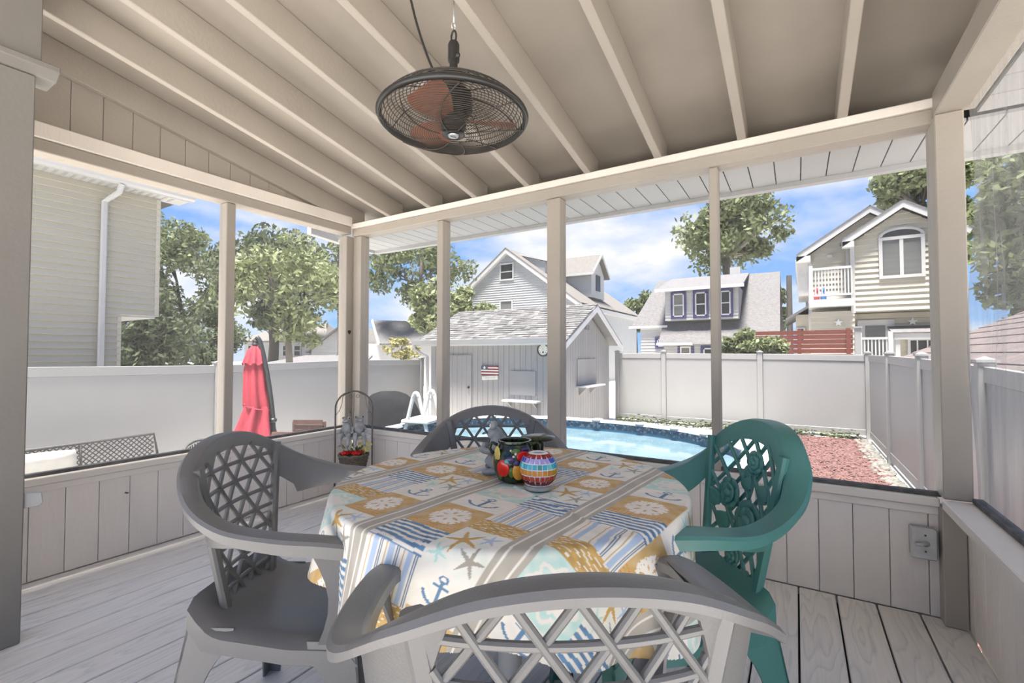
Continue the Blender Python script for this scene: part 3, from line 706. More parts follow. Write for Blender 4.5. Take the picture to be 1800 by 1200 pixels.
# grey frog leaning on the jar
STONE = mat('weathered_grey_ceramic', (.26, .28, .29), .5, .25, 22, bump=.2, bscale=90)
def skin_body(name, V_, E_, rad, m, parent, sub=2, extra=None, loc=None, rz=0, sc=1.):
    me = bpy.data.meshes.new(name); me.from_pydata([tuple(Vector(v) * sc) for v in V_], E_, [])
    o = bpy.data.objects.new(name, me); link(o, parent); me.materials.append(m)
    o.modifiers.new('skin', 'SKIN'); sv = me.skin_vertices[0].data
    for i, r_ in enumerate(rad):
        r_ = r_ if isinstance(r_, tuple) else (r_, r_); sv[i].radius = (r_[0] * sc, r_[1] * sc)
    sv[0].use_root = True
    md = o.modifiers.new('sub', 'SUBSURF'); md.levels = sub; md.render_levels = sub
    o.modifiers['skin'].use_smooth_shade = True
    if loc: o.location = loc
    o.rotation_euler = (0, 0, rz)
    return o
def frog(parent, m, eye, sc, loc, rz, pose='sit', fat=1.22):
    # faces -y; origin under the seat
    V_ = [(0, 0, .16), (0, -.01, .30), (0, -.02, .46), (0, -.05, .60), (0, -.10, .68), (0, -.24, .655),
          (.13, -.02, .10), (.16, -.28, .16), (.17, -.34, -.10), (.17, -.36, -.26), (.18, -.50, -.28),
          (-.13, -.02, .10), (-.16, -.28, .16), (-.17, -.34, -.10), (-.17, -.36, -.26), (-.18, -.50, -.28),
          (.15, -.02, .44), (.25, -.06, .28), (.24, -.22, .22), (-.15, -.02, .44), (-.25, -.06, .28), (-.24, -.22, .22)]
    if pose == 'squat':
        V_[7:11] = [(.22, -.20, .26), (.27, .02, .06), (.25, -.12, .03), (.26, -.30, .02)]; V_[12:16] = [(-.22, -.20, .26), (-.27, .02, .06), (-.25, -.12, .03), (-.26, -.30, .02)]
        V_[17:19] = [(.22, -.20, .36), (.14, -.34, .42)]; V_[20:22] = [(-.22, -.20, .36), (-.14, -.34, .42)]
    E_ = [(0, 1), (1, 2), (2, 3), (3, 4), (4, 5), (0, 6), (6, 7), (7, 8), (8, 9), (9, 10), (0, 11), (11, 12), (12, 13), (13, 14), (14, 15), (2, 16), (16, 17), (17, 18), (2, 19), (19, 20), (20, 21)]
    rad = [.15, .165, .13, .105, (.155, .12), (.10, .05), .085, .075, .055, .04, (.055, .03), .085, .075, .055, .04, (.055, .03), .055, .045, .05, .055, .045, .05]
    rad = [tuple(q * fat for q in r_) if isinstance(r_, tuple) else r_ * fat for r_ in rad]
    b = skin_body('frog_body', V_, E_, rad, m, parent, 2, None, loc, rz, sc)
    for s in (-1, 1):
        obj('eye', MB().ball((s * .105 * sc, -.11 * sc, .79 * sc), .062 * sc, 12, 8), m, b, smooth=True)
        obj('pupil', MB().ball((s * .125 * sc, -.155 * sc, .80 * sc), (.035 * sc, .02 * sc, .035 * sc), 10, 6), eye, b, smooth=True)
    obj('mouth', MB().tube(catmull([(-.12 * sc, -.20 * sc, .675 * sc), (-.07 * sc, -.285 * sc, .645 * sc), (0, -.31 * sc, .638 * sc), (.07 * sc, -.285 * sc, .645 * sc), (.12 * sc, -.20 * sc, .675 * sc)], 4), .008 * sc, 6), mat('frog_dark', (.06, .06, .06), .6), b, smooth=True)
    return b
fg = thing('frog_figurine', 'grey ceramic frog leaning against the painted fruit jar', 'figurine', (-.795, 1.225, ZT))
frog(fg, STONE, mat('frog_eye_cream', (.6, .55, .45), .4), .178, (0, 0, 0.002), R(-62), 'squat', 1.3)

# ================================================================ HANGING FAN
BLK = mat('black_metal', (.022, .021, .02), .38, .2, 20, spec=.5)
BRZ = mat('bronze_wire', (.055, .048, .042), .4, .25, 20, metal=.3)
fan = thing('cage_fan', 'black caged fan with three brown blades hanging from a rafter hook', 'fan', (-1.05, 1.306, 1.94))
FRd = .262
wires = MB(); wt = MB()
def lowz(r): t = r / FRd; return -.022 - .048 * (1 - t ** 3.2)
def upz(r): t = r / FRd; return .004 + .082 * (1 - t ** 4)
nr = 27
for k in range(nr):
    r_ = .058 + (FRd - .060) * k / (nr - 1); z_ = lowz(r_)
    wires.tube([(r_ * math.cos(a), r_ * math.sin(a), z_) for a in [2 * math.pi * q / 56 for q in range(56)]], .0015, 4, True)
for k in range(15):
    r_ = .075 + (FRd - .078) * k / 14
    wt.tube([(r_ * math.cos(a), r_ * math.sin(a), upz(r_)) for a in [2 * math.pi * q / 56 for q in range(56)]], .0017, 4, True)
obj('lower_cage', wires, BRZ, fan, smooth=True); obj('upper_cage', wt, BRZ, fan, smooth=True)
for k in range(8):
    a = 2 * math.pi * k / 8 + .2
    pts = []
    for q in range(13):
        r_ = .05 + (FRd - .05) * q / 12; aa = a + .55 * (r_ / FRd) ** 2; pts.append((r_ * math.cos(aa), r_ * math.sin(aa), lowz(r_) - .002))
    obj('cage_spoke', MB().tube(pts, .0023, 5), BRZ, fan, smooth=True)
    pts = [(r_ * math.cos(a), r_ * math.sin(a), upz(r_)) for r_ in [.06 + (FRd - .06) * q / 8 for q in range(9)]]
    obj('cage_spoke', MB().tube(pts, .0023, 5), BRZ, fan, smooth=True)
obj('cage_band', MB().tube([(FRd * math.cos(a), FRd * math.sin(a), -.008) for a in [2 * math.pi * q / 64 for q in range(64)]], .0105, 8, True), BLK, fan, smooth=True)
obj('motor_housing', MB().lathe([(.0, .095), (.045, .095), (.066, .085), (.070, .06), (.068, .02), (.055, .008), (0, .008)], n=32), BLK, fan, smooth=2)
obj('blade_hub', MB().lathe([(0, .006), (.046, .006), (.05, -.012), (.044, -.044), (0, -.046)], n=32), BLK, fan, smooth=2)
bd = obj('hub_badge', MB().lathe([(0, -.071), (.018, -.0725), (.020, -.069), (0, -.068)], n=24), mat('badge_silver', (.42, .42, .42), .3, .05, 4, metal=.6), fan, smooth=2)
obj('badge_ring', MB().lathe([(.021, -.066), (.036, -.070), (.042, -.066), (.040, -.060), (.021, -.062), (.021, -.066)], n=28, cap=False), BLK, fan, smooth=2)
obj('badge_slash', MB().box((0, 0, -.0735), (.022, .0022, .001), Matrix.Rotation(R(60), 3, 'Z')), BLK, bd)
BLD = mat('brown_blade', (.30, .125, .075), .4, .1, 12)
for k in range(3):
    a0 = R(36.5 + 120 * k); vs = []; fs = []; nu, nv = 8, 5
    for i in range(nu + 1):
        s = i / nu; r_ = .04 + .185 * s; hw_ = .028 + .042 * math.sin(min(1, s * 1.15) * math.pi * .55) - .012 * max(0, s - .85) / .15
        for j in range(nv + 1):
            v_ = (j / nv * 2 - 1); rot = .42 - .12 * s
            lx, ly, lz = r_, v_ * hw_ * math.cos(rot) + .02 * s, v_ * hw_ * math.sin(rot) - .016
            vs.append((lx * math.cos(a0) - ly * math.sin(a0), lx * math.sin(a0) + ly * math.cos(a0), lz))
    n0 = len(vs); vs += [(a, b, c + .003) for a, b, c in vs]
    for i in range(nu):
        for j in range(nv): a = i * (nv + 1) + j; fs += [(a, a + 1, a + nv + 2, a + nv + 1), (n0 + a, n0 + a + nv + 1, n0 + a + nv + 2, n0 + a + 1)]
    rim = [j for j in range(nv + 1)] + [(i + 1) * (nv + 1) + nv for i in range(nu)] + [nu * (nv + 1) + nv - 1 - j for j in range(nv)] + [(nu - 1 - i) * (nv + 1) for i in range(nu - 1)]
    for a, b in zip(rim, rim[1:] + rim[:1]): fs.append((a, b, n0 + b, n0 + a))
    obj('blade', MB().add(vs, fs), BLD, fan, smooth=2)
obj('top_cone', MB().lathe([(.052, .094), (.045, .105), (.026, .135), (.022, .14)], n=24), mat('bronze_cone', (.12, .10, .08), .4, .1, 9, metal=.4), fan, smooth=2)
st = obj('hanger_stem', MB().lathe([(.015, .138), (.015, .20), (.021, .205), (.021, .265), (.017, .275), (.0, .276)], n=16), BLK, fan, smooth=2)
obj('stem_knob', MB().ball((.024, -.008, .215), (.011, .009, .011), 10, 8), BLK, st, smooth=True)
obj('stem_bolt', MB().ball((-.012, -.012, .163), (.008, .008, .008), 8, 6), BLK, st, smooth=True)
obj('carabiner', MB().tube([(.011 * math.cos(a), 0, .295 + .024 * math.sin(a)) for a in [2 * math.pi * q / 20 for q in range(20)]], .0035, 6, True), BLK, fan, smooth=True)
obj('eye_hook', MB().tube(catmull([(0, -.008, .322), (0, -.012, .335), (0, 0, .346), (0, .01, .336), (0, .004, .33)], 4) , .003, 6).tube([(0, 0, .346), (0, 0, .43)], .003, 6), mat('zinc', (.65, .65, .63), .3, .05, 5, metal=.8), fan, smooth=True)
cr0 = Vector((-1.075, 1.345, 1.965))
cdp = catmull([(-1.085, 1.29, 2.045), (-1.13, 1.265, 2.15), (-1.17, 1.24, 2.29), (-1.185, 1.205, 2.42), (-1.17, 1.13, 2.515)], 6)
o = obj('power_cord', MB().tube(cdp, .0045, 8), BLK, smooth=True); tag(o, 'black power cord running from the fan up to the ceiling', 'cord')

# ================================================================ SMALL THINGS INDOORS
sb = thing('switch_box', 'weathered metal switch box with lever on the low wall by the corner post', 'switch', (.433, YB - .0015, .247))
MET = mat('weathered_metal', (.50, .50, .49), .45, .15, 15, metal=.35)
obj('box_body', MB().b2((-.040, -.045, 0), (.040, 0, .120)), MET, sb, bevel=.004)
cv = obj('cover_plate', MB().b2((-.043, -.055, -.003), (.043, -.0455, .123)), MET, sb, bevel=.005)
lv = obj('lever', MB().ball((.004, -.060, .062), (.014, .010, .012), 12, 8).tube([(.006, -.066, .064), (-.012, -.072, .060), (-.030, -.070, .058)], [.008, .008, .006], 8), MET, sb, smooth=True)
for z in (.030, .095): obj('screw', MB().lathe([(0, -.002), (.004, -.002), (.004, .0)], n=10), mat('rust_screw', (.1, .07, .05), .6), cv, loc=(.004, -.0555, z)).rotation_euler = (R(-90), 0, 0)
hk = obj('heart_hook', MB().prism([(0, -.022), (.012, -.008), (.014, .004), (.008, .012), (.002, .008), (0, .003), (-.002, .008), (-.008, .012), (-.014, .004), (-.012, -.008)], 'x', 0, .004), BLK)
hk.location = (XL + .0145, YB - .045, 1.26); tag(hk, 'tiny dark metal heart on the corner post', 'ornament')
kn = obj('wood_knot_hook', MB().tube([(0, 0, 0), (.02, 0, .0), (.034, 0, .004)], [.004, .0035, .003], 8), BLK); kn.location = (XL, 1.0645, .33); tag(kn, 'small dark peg in the left low wall board', 'peg')
# arch stand with basket in the corner
IRON = mat('brown_iron', (.13, .115, .095), .5, .2, 20)
AX = (-2.79, 2.32)
ar = thing('arch_stand', 'slim brown iron arch stand with scrolls in the porch corner', 'plant stand', (AX[0], AX[1], 0), R(45))
aw = .130
pts = [(-aw, 0, .0), (-aw, 0, .35), (-aw, 0, .66)] + [(aw * math.cos(a), 0, .68 + .125 * math.sin(a)) for a in [math.pi - math.pi * q / 16 for q in range(17)]] + [(aw, 0, .66), (aw, 0, .35), (aw, 0, 0)]
obj('arch', MB().tube(pts, .006, 8), IRON, ar, smooth=True)
for s in (-1, 1):
    obj('side_scroll', MB().tube(catmull([(s * .028, 0, .795), (s * .075, 0, .77), (s * .085, 0, .72), (s * .10, 0, .67), (s * .127, 0, .63)], 5), .0022, 6), IRON, ar, smooth=True)
    obj('top_scroll', MB().tube([(s * (.004 + .014 * (1 - q / 20) * 1.0 + .012 - .014 * math.cos(q * .42) * (1 - q / 26)), 0, .766 + .016 * math.sin(q * .42) * (1 - q / 26)) for q in range(21)], .002, 6), IRON, ar, smooth=True)
obj('cross_bar', MB().tube([(-aw, 0, .20), (aw, 0, .20)], .005, 8), IRON, ar, smooth=True)
obj('foot_bar', MB().tube([(-aw, -.08, .006), (-aw, .08, .006)], .006, 8).tube([(aw, -.08, .006), (aw, .08, .006)], .006, 8), IRON, ar, smooth=True)
bk = thing('wicker_basket', 'brown woven wicker basket hung in the arch stand', 'basket', (AX[0], AX[1], .21), R(45))
WK = mat('wicker', (.16, .125, .09), .7, .4, 60, (1, 1, 2), bump=.5, bscale=120)
mb = MB().lathe([(.072, 0), (.072, .003), (.066, .004)], n=24)
for k in range(11):
    z = .006 + .0115 * k; rb = .074 + .026 * k / 10
    mb.tube([((rb + .004 * math.cos(14 * a + math.pi * (k % 2))) * math.cos(a), (rb + .004 * math.cos(14 * a + math.pi * (k % 2))) * math.sin(a), z) for a in [2 * math.pi * q / 56 for q in range(56)]], .0065, 5, True)
obj('weave', mb, WK, bk, smooth=True)
obj('rim', MB().tube([(.103 * math.cos(a), .103 * math.sin(a), .132 + .004 * math.cos(9 * a)) for a in [2 * math.pi * q / 40 for q in range(40)]], .009, 6, True), WK, bk, smooth=True)
fwv = thing('flower_arrangement', 'red and yellow artificial flowers filling the wicker basket', 'flowers', (AX[0], AX[1], .335), R(45))
obj('soil_moss', MB().lathe([(.0, -.01), (.085, -.012), (.094, .0), (.05, .012), (0, .014)], n=20), mat('moss', (.05, .06, .02), .9, .4, 40), fwv, smooth=True)
RED = mat('red_petal', (.62, .012, .012), .6, .25, 60); YEL = mat('yellow_blossom', (.75, .66, .25), .6, .2, 60); LF = mat('leaf_green', (.10, .17, .04), .6, .3, 40)
for x_, y_, r_ in ((-.055, -.05, .030), (.022, -.065, .032), (-.01, -.02, .024), (.06, -.02, .022), (.055, -.0, .018)):
    mb = MB(); mb.ball((x_, y_, .03), (r_ * .6, r_ * .6, r_ * .5), 10, 6)
    for q in range(9):
        a = 2 * math.pi * q / 9; mb.ball((x_ + r_ * .6 * math.cos(a), y_ + r_ * .6 * math.sin(a), .026 + .006 * (q % 2)), (r_ * .5, r_ * .35, r_ * .28), 8, 5, Matrix.Rotation(a, 3, 'Z') @ Matrix.Rotation(.5, 3, 'Y'))
    obj('red_flower', mb, RED, fwv, smooth=True)
for q in range(20):
    a = random.uniform(-.8, .9); x_ = .075 + .035 * math.sin(a) + random.uniform(-.02, .03); z_ = .035 + random.uniform(0, .10)
    y_ = -.03 + random.uniform(-.03, .03)
    mb = MB().tube([(x_ * .6, y_ * .6, 0), (x_, y_, z_)], .0012, 4)
    for w_ in range(5): mb.ball((x_ + .007 * math.cos(w_ * 1.26), y_ - .003, z_ + .007 * math.sin(w_ * 1.26)), (.0055, .003, .0055), 6, 4)
    obj('yellow_blossom', mb, YEL, fwv, smooth=True)
for q in range(16):
    a = random.uniform(0, 6.28); r_ = random.uniform(.03, .085); rot = Matrix.Rotation(a, 3, 'Z') @ Matrix.Rotation(-.9, 3, 'Y')
    obj('leaf', MB().ball((r_ * math.cos(a), r_ * math.sin(a), .03 + random.uniform(0, .04)), (.024, .010, .002), 8, 5, rot), LF, fwv, smooth=True)
fp = thing('frog_couple_swing', 'two pale grey frogs sitting side by side on a white swing bench', 'figurine', (AX[0] + .0, AX[1] + .0, .475), R(40))
PALE = mat('pale_stone', (.36, .36, .35), .7, .3, 26, bump=.25, bscale=90)
obj('bench', MB().b2((-.105, -.03, -.022), (.115, .05, 0)), mat('bench_white', (.7, .7, .68), .7, .15, 30), fp, bevel=.006)
EYE = mat('frog_eye_dark', (.05, .05, .05), .4)
frog(fp, PALE, EYE, .185, (-.045, .0, -.012), R(-12)); frog(fp, PALE, EYE, .19, (.035, .005, -.010), R(14))
obj('hanging_chain', MB().tube([(-.02, .04, .0), (-.005, .02, .20), (0, 0, .315)], .0018, 5), IRON, fp, smooth=True)
obj('chain_bead', MB().ball((-.03, .0, .175), .007, 8, 6), IRON, fp, smooth=True)
# ================================================================ YARD
gm = mat('patio_concrete', (.66, .64, .60), .9, .06, 1.2, bump=.2, bscale=30)
gd = obj('ground', MB().add([(-120, -60, G), (90, -60, G), (90, 140, G), (-120, 140, G)], [(0, 1, 2, 3)]), gm)
tag(gd, 'pale concrete and bare yard ground around the porch', 'ground', kind='structure')
# fences
def fence(name, label, posts, h=1.74, capw=.15, first=True, last=True):
    x0, y0, z0 = posts[0]
    t = thing(name, label, 'fence', (x0, y0, G))
    for i, (x, y, zt) in enumerate(posts):
        if (i == 0 and not first) or (i == len(posts) - 1 and not last): continue
        p = obj('post', MB().b2((x - x0 - .06, y - y0 - .06, 0), (x - x0 + .06, y - y0 + .06, zt - G + .035)), WHITE, t, bevel=.006)
        mb = MB(); c = (x - x0, y - y0); zc = zt - G + .036
        mb.b2((c[0] - .075, c[1] - .075, zc), (c[0] + .075, c[1] + .075, zc + .025))
        mb.add([(c[0] - .06, c[1] - .06, zc + .025), (c[0] + .06, c[1] - .06, zc + .025), (c[0] + .06, c[1] + .06, zc + .025), (c[0] - .06, c[1] + .06, zc + .025), (c[0], c[1], zc + .055)], [(0, 1, 4), (1, 2, 4), (2, 3, 4), (3, 0, 4), (3, 2, 1, 0)])
        obj('post_cap', mb, WHITE, p)
    for (x, y, zt), (x2, y2, zt2) in zip(posts, posts[1:]):
        d = Vector((x2 - x, y2 - y, 0)); ln = d.length; d.normalize(); nrm = Vector((-d.y, d.x, 0))
        a = Vector((x - x0, y - y0, 0)) + d * .061; b = Vector((x2 - x0, y2 - y0, 0)) - d * .061
        def slab(nm, za, zb, za2, zb2, th):
            vs = []
            for p, (u, v) in ((a, (za, zb)), (b, (za2, zb2))):
                for s in (-1, 1):
                    for z in (u, v): q = p + nrm * (s * th / 2); vs.append((q.x, q.y, z))
            obj(nm, MB().add(vs, [(0, 1, 3, 2), (4, 6, 7, 5), (0, 4, 5, 1), (2, 3, 7, 6), (0, 2, 6, 4), (1, 5, 7, 3)]), WHITE, t, bevel=.004)
        A0, B0 = zt - G, zt2 - G
        slab('top_rail', A0 - .14, A0, B0 - .14, B0, .05)
        slab('fence_panel', .22, A0 - .141, .22, B0 - .141, .022)
        slab('bottom_rail', .08, .219, .08, .219, .05)
fence('vinyl_fence', 'white vinyl privacy fence below the cream house and dark trees', [(-9.05, -1.0, .90), (-9.05, 1.6, .90), (-8.85, 4.35, .875), (-8.95, 7.25, .93), (-9.15, 9.95, .915)])
fence('vinyl_fence', 'white vinyl privacy fence along the back behind the red mulch bed', [(-4.45, 13.15, 1.10), (-3.13, 13.15, 1.10), (-.78, 13.15, 1.08), (1.38, 13.15, 1.055)])
fence('vinyl_fence', 'white vinyl privacy fence running past the right screen', [(1.385, 12.97, 1.055), (1.39, 10.4, 1.045), (1.40, 8.0, 1.02), (1.40, 5.6, .97), (1.40, 3.2, .90), (1.40, .8, .86)], first=False)
# mulch bed and stones
bed = thing('mulch_bed', 'red wood mulch bed in the corner of the white fences', 'mulch', (0, 0, G))
RM = mat('red_mulch', (.125, .066, .06), .9, .35, 14, bump=.8, bscale=30)
obj('mulch_base', MB().b2((-.42, 4.2, .0), (1.30, 12.85, .03)), RM, bed)
rnd = np.random.RandomState(5); mb = MB()
for q in range(6000):
    x = rnd.uniform(-.40, 1.24); y = 4.3 + 8.5 * rnd.rand(); l = rnd.uniform(.02, .06); a = rnd.rand() * 6.28
    rot = Matrix.Rotation(a, 3, 'Z') @ Matrix.Rotation(rnd.uniform(-.4, .4), 3, 'Y'); w_ = rnd.uniform(.008, .02)
    vs = [rot @ Vector(v) + Vector((x, y, .034)) for v in ((-l, -w_, 0), (l, -w_, .004), (l, w_, 0), (-l, w_, .006), (0, 0, .018))]
    mb.add(vs, [(0, 1, 4), (1, 2, 4), (2, 3, 4), (3, 0, 4)])
obj('mulch_chips', mb, RM, bed, kind='stuff', fix=False)
stn = MB(); rnd = np.random.RandomState(9)
for q in range(700):
    y = 4.3 + 8.5 * rnd.rand(); x = 1.29 - abs(rnd.normal(0, .10)); r_ = rnd.uniform(.02, .05)
    stn.ball((x, y, .03 + r_ * .3), (r_, r_ * rnd.uniform(.6, 1), r_ * .6), 6, 4)
o = obj('edging_stones', stn, mat('white_stone', (.18, .175, .155), .8, .3, 8), kind='stuff', loc=(0, 0, G), fix=False); tag(o, 'strip of small white stones along the foot of the right fence', 'stones')
# weeds and stones below the back fence
mb = MB(); rnd = np.random.RandomState(11)
for q in range(2200):
    x = rnd.uniform(-4.4, 1.2); y = 12.9 + rnd.normal(0, .10); z = abs(rnd.normal(0, .07)); l = rnd.uniform(.03, .07); rot = Matrix.Rotation(rnd.rand() * 6.28, 3, 'Z') @ Matrix.Rotation(rnd.uniform(-1.2, 1.2), 3, 'X')
    mb.add([rot @ Vector(v) + Vector((x, y, z + .03)) for v in ((-l, 0, 0), (0, -l * .3, 0), (l, 0, 0), (0, l * .3, 0))], [(0, 1, 2, 3)])
o = obj('fence_weeds', mb, mat('weed_green', (.06, .075, .03), .8, .4, 3), kind='stuff', loc=(0, 0, G), fix=False); tag(o, 'low weeds growing under the back fence', 'weeds')

# ---------------------------------------------------------------- pool
PC = Vector((-3.55, 6.75, 0)); PA, PBx = 2.98, 2.42; RIMZ = -.30
pool = thing('pool', 'oval above-ground pool with white coping and mosaic liner', 'pool', (PC.x, PC.y, G))
def se(a, ra, rb, e=.86):
    c, s = math.cos(a), math.sin(a)
    return (ra * math.copysign(abs(c) ** e, c), rb * math.copysign(abs(s) ** e, s))
NP = 96; angs = [2 * math.pi * k / NP for k in range(NP)]
def ring(profile, m, name, closed_prof=False, a0=0, a1=NP, parent=pool):
    # profile: list of (offset outward, z above ground)
    mb = MB(); vs = []; n = len(profile); rng = list(range(a0, a1 + 1))
    for k in rng:
        a = 2 * math.pi * k / NP
        for off, z in profile: x, y = se(a, PA + off, PBx + off); vs.append((x, y, z))
    fs = []
    for i in range(len(rng) - 1):
        for j in range(n if closed_prof else n - 1): fs.append((i * n + j, i * n + (j + 1) % n, (i + 1) * n + (j + 1) % n, (i + 1) * n + j))
    if closed_prof: fs += [tuple(range(n - 1, -1, -1)), tuple(range((len(rng) - 1) * n, len(rng) * n))]
    return obj(name, mb.add(vs, fs), m, parent, smooth=2)
rz = RIMZ - G
for k in range(24):
    ring([(-.06, rz - .03), (.10, rz - .03), (.12, rz - .01), (.11, rz + .012), (.02, rz + .022), (-.05, rz + .012)], WHITEP, 'coping_section', True, k * 4, k * 4 + 4)
for k in range(24):
    a = 2 * math.pi * (k * 4) / NP; x, y = se(a, PA + .03, PBx + .03)
    obj('coping_joint', MB().ball((x, y, rz + .012), (.15, .12, .028), 12, 6, Matrix.Rotation(a, 3, 'Z')), WHITEP, pool, smooth=True)
def liner():
    m = bpy.data.materials.new('mosaic_liner'); m.use_nodes = True; n_ = m.node_tree.nodes; l_ = m.node_tree.links; b = n_['Principled BSDF']; b.inputs['Roughness'].default_value = .4
    t = n_.new('ShaderNodeTexCoord'); v = n_.new('ShaderNodeTexVoronoi'); v.inputs['Scale'].default_value = 26; l_.new(t.outputs['Object'], v.inputs['Vector'])
    r_ = n_.new('ShaderNodeValToRGB'); r_.color_ramp.interpolation = 'CONSTANT'; e = r_.color_ramp.elements
    e[0].position = 0; e[0].color = (.025, .08, .15, 1); e[1].position = .35; e[1].color = (.26, .30, .32, 1)
    x_ = e.new(.55); x_.color = (.05, .15, .22, 1); x_ = e.new(.75); x_.color = (.10, .115, .14, 1)
    s_ = n_.new('ShaderNodeSeparateColor'); l_.new(v.outputs['Color'], s_.inputs[0]); l_.new(s_.outputs[0], r_.inputs[0]); l_.new(r_.outputs[0], b.inputs['Base Color']); return m
ring([(-.0, rz - .03), (-.01, rz - .16)], liner(), 'liner_border')
ring([(-.01, rz - .16), (-.02, rz - .22)], mat('liner_blue_band', (.06, .17, .26), .4, .1, 4), 'liner_band')
ring([(.03, 0.0), (.03, rz - .03)], mat('pool_wall_grey', (.5, .5, .5), .5), 'outer_wall')
def water():
    m = bpy.data.materials.new('pool_water'); m.use_nodes = True; n_ = m.node_tree.nodes; l_ = m.node_tree.links; b = n_['Principled BSDF']
    b.inputs['Roughness'].default_value = .08; b.inputs['IOR'].default_value = 1.33
    t = n_.new('ShaderNodeTexCoord'); v = n_.new('ShaderNodeTexNoise'); v.inputs['Scale'].default_value = 2.4; v.inputs['Detail'].default_value = 4; l_.new(t.outputs['Object'], v.inputs['Vector'])
    r_ = n_.new('ShaderNodeValToRGB'); e = r_.color_ramp.elements; e[0].position = .3; e[0].color = (.085, .145, .175, 1); e[1].position = .7; e[1].color = (.13, .20, .235, 1)
    l_.new(v.outputs['Fac'], r_.inputs[0]); l_.new(r_.outputs[0], b.inputs['Base Color'])
    bp = n_.new('ShaderNodeBump'); bp.inputs['Strength'].default_value = .15; bp.inputs['Distance'].default_value = .03; l_.new(v.outputs['Fac'], bp.inputs['Height']); l_.new(bp.outputs[0], b.inputs['Normal'])
    return m
vs = [(0, 0, rz - .21)] + [se(a, PA - .02, PBx - .02) + (rz - .21,) for a in angs]
obj('water', MB().add(vs, [(0, 1 + k, 1 + (k + 1) % NP) for k in range(NP)]), water(), pool)
# pool steps (white rounded block at the near right end)
o = thing('pool_step', 'white rounded step standing in the pool water near the mulch', 'pool step', (-1.15, 6.25, RIMZ - .22))
obj('step_body', MB().lathe([(.30, -.3), (.34, -.02), (.33, .09), (.28, .13), (0, .14)], n=28), WHITEP, o, smooth=2)
# A-frame ladder
ldr = thing('pool_ladder', 'white plastic A-frame ladder over the pool rim', 'ladder', (-6.28, 6.92, G), R(12))
for y_ in (-.30, .30):
    for s in (-1, 1):
        p0 = Vector((s * .36, y_, 0.0)); p1 = Vector((s * .06, y_, 1.12))
        obj('rail', MB().bar([p0, p0.lerp(p1, .5), p1], None, (0, 1, 0), .075, .06), WHITEP, ldr, bevel=.008)
    obj('top_cap', MB().tube(catmull([(-.06, y_, 1.10), (-.03, y_, 1.17), (.03, y_, 1.17), (.06, y_, 1.10)], 4), .038, 8), WHITEP, ldr, smooth=True)
obj('platform', MB().b2((-.30, -.36, .60), (.30, .36, .67)), WHITEP, ldr, bevel=.02)
for s in (-1, 1):
    for z in (.18, .40):
        xx = s * (.36 - .30 * z / 1.12); obj('tread', MB().b2((xx - .09, -.29, z - .02), (xx + .09, .29, z + .02)), WHITEP, ldr, bevel=.008)
# covered grill
GC = mat('grill_cover', (.016, .016, .017), .9, .3, 3, bump=.6, bscale=5, spec=.1)
gr_ = thing('covered_grill', 'barbecue grill under a draped dark grey cover by the pool ladder', 'grill', (-7.72, 7.38, G), R(25))
mb = MB(); nr_ = 40; prof = [(.56, 0.), (.55, .25), (.52, .5), (.47, .72), (.39, .90), (.28, 1.02), (.14, 1.08), (0, 1.09)]
vs = []; fs = []
for i, (r_, z) in enumerate(prof):
    for k in range(nr_):
        a = 2 * math.pi * k / nr_; w_ = 1 + .09 * math.sin(8 * a + i * .7) * (1.1 - z / 1.2) + .04 * math.sin(19 * a + 2 * i); c_, s__ = math.cos(a), math.sin(a)
        vs.append((1.35 * r_ * w_ * math.copysign(abs(c_) ** .9, c_), .75 * r_ * w_ * math.copysign(abs(s__) ** .9, s__), z + (.02 * math.cos(9 * a) if i == 0 else 0) + .02))
for i in range(len(prof) - 1):
    for k in range(nr_): fs.append((i * nr_ + k, i * nr_ + (k + 1) % nr_, (i + 1) * nr_ + (k + 1) % nr_, (i + 1) * nr_ + k))
obj('cover', mb.add(vs, fs), GC, gr_, smooth=True)
for s in (-1, 1): obj('wheel', MB().lathe([(0, -.02), (.07, -.02), (.07, .02), (0, .02)], n=16), BLK, gr_, loc=(s * .45, 0, .07)).rotation_euler = (R(90), 0, 0)
# red cantilever umbrella, closed
um = thing('cantilever_umbrella', 'closed red cantilever umbrella on a dark curved pole', 'umbrella', (-6.78, 3.92, G))
DKG = mat('dark_pole', (.022, .025, .025), .4, .1, 8)
rt = Vector((.852, .523, 0))
base = rt * .20
pp = catmull([base + Vector((0, 0, .0)), base + Vector((0, 0, .6)), base * .98 + Vector((0, 0, 1.0)), base * .55 + Vector((0, 0, 1.6)), base * .1 + rt * -.02 + Vector((0, 0, 2.08)), rt * -.06 + Vector((0, 0, 2.18))], 6)
obj('pole', MB().tube(pp, .032, 10), DKG, um, smooth=True)
obj('finial', MB().lathe([(.03, 2.05), (.05, 2.07), (.035, 2.10), (.045, 2.13), (.0, 2.17)], c=(-.07, -.043, 0), n=14), DKG, um, smooth=2)
REDC = mat('red_canvas', (.27, .026, .042), .8, .12, 9, (1, 1, .5), bump=.2, bscale=60)
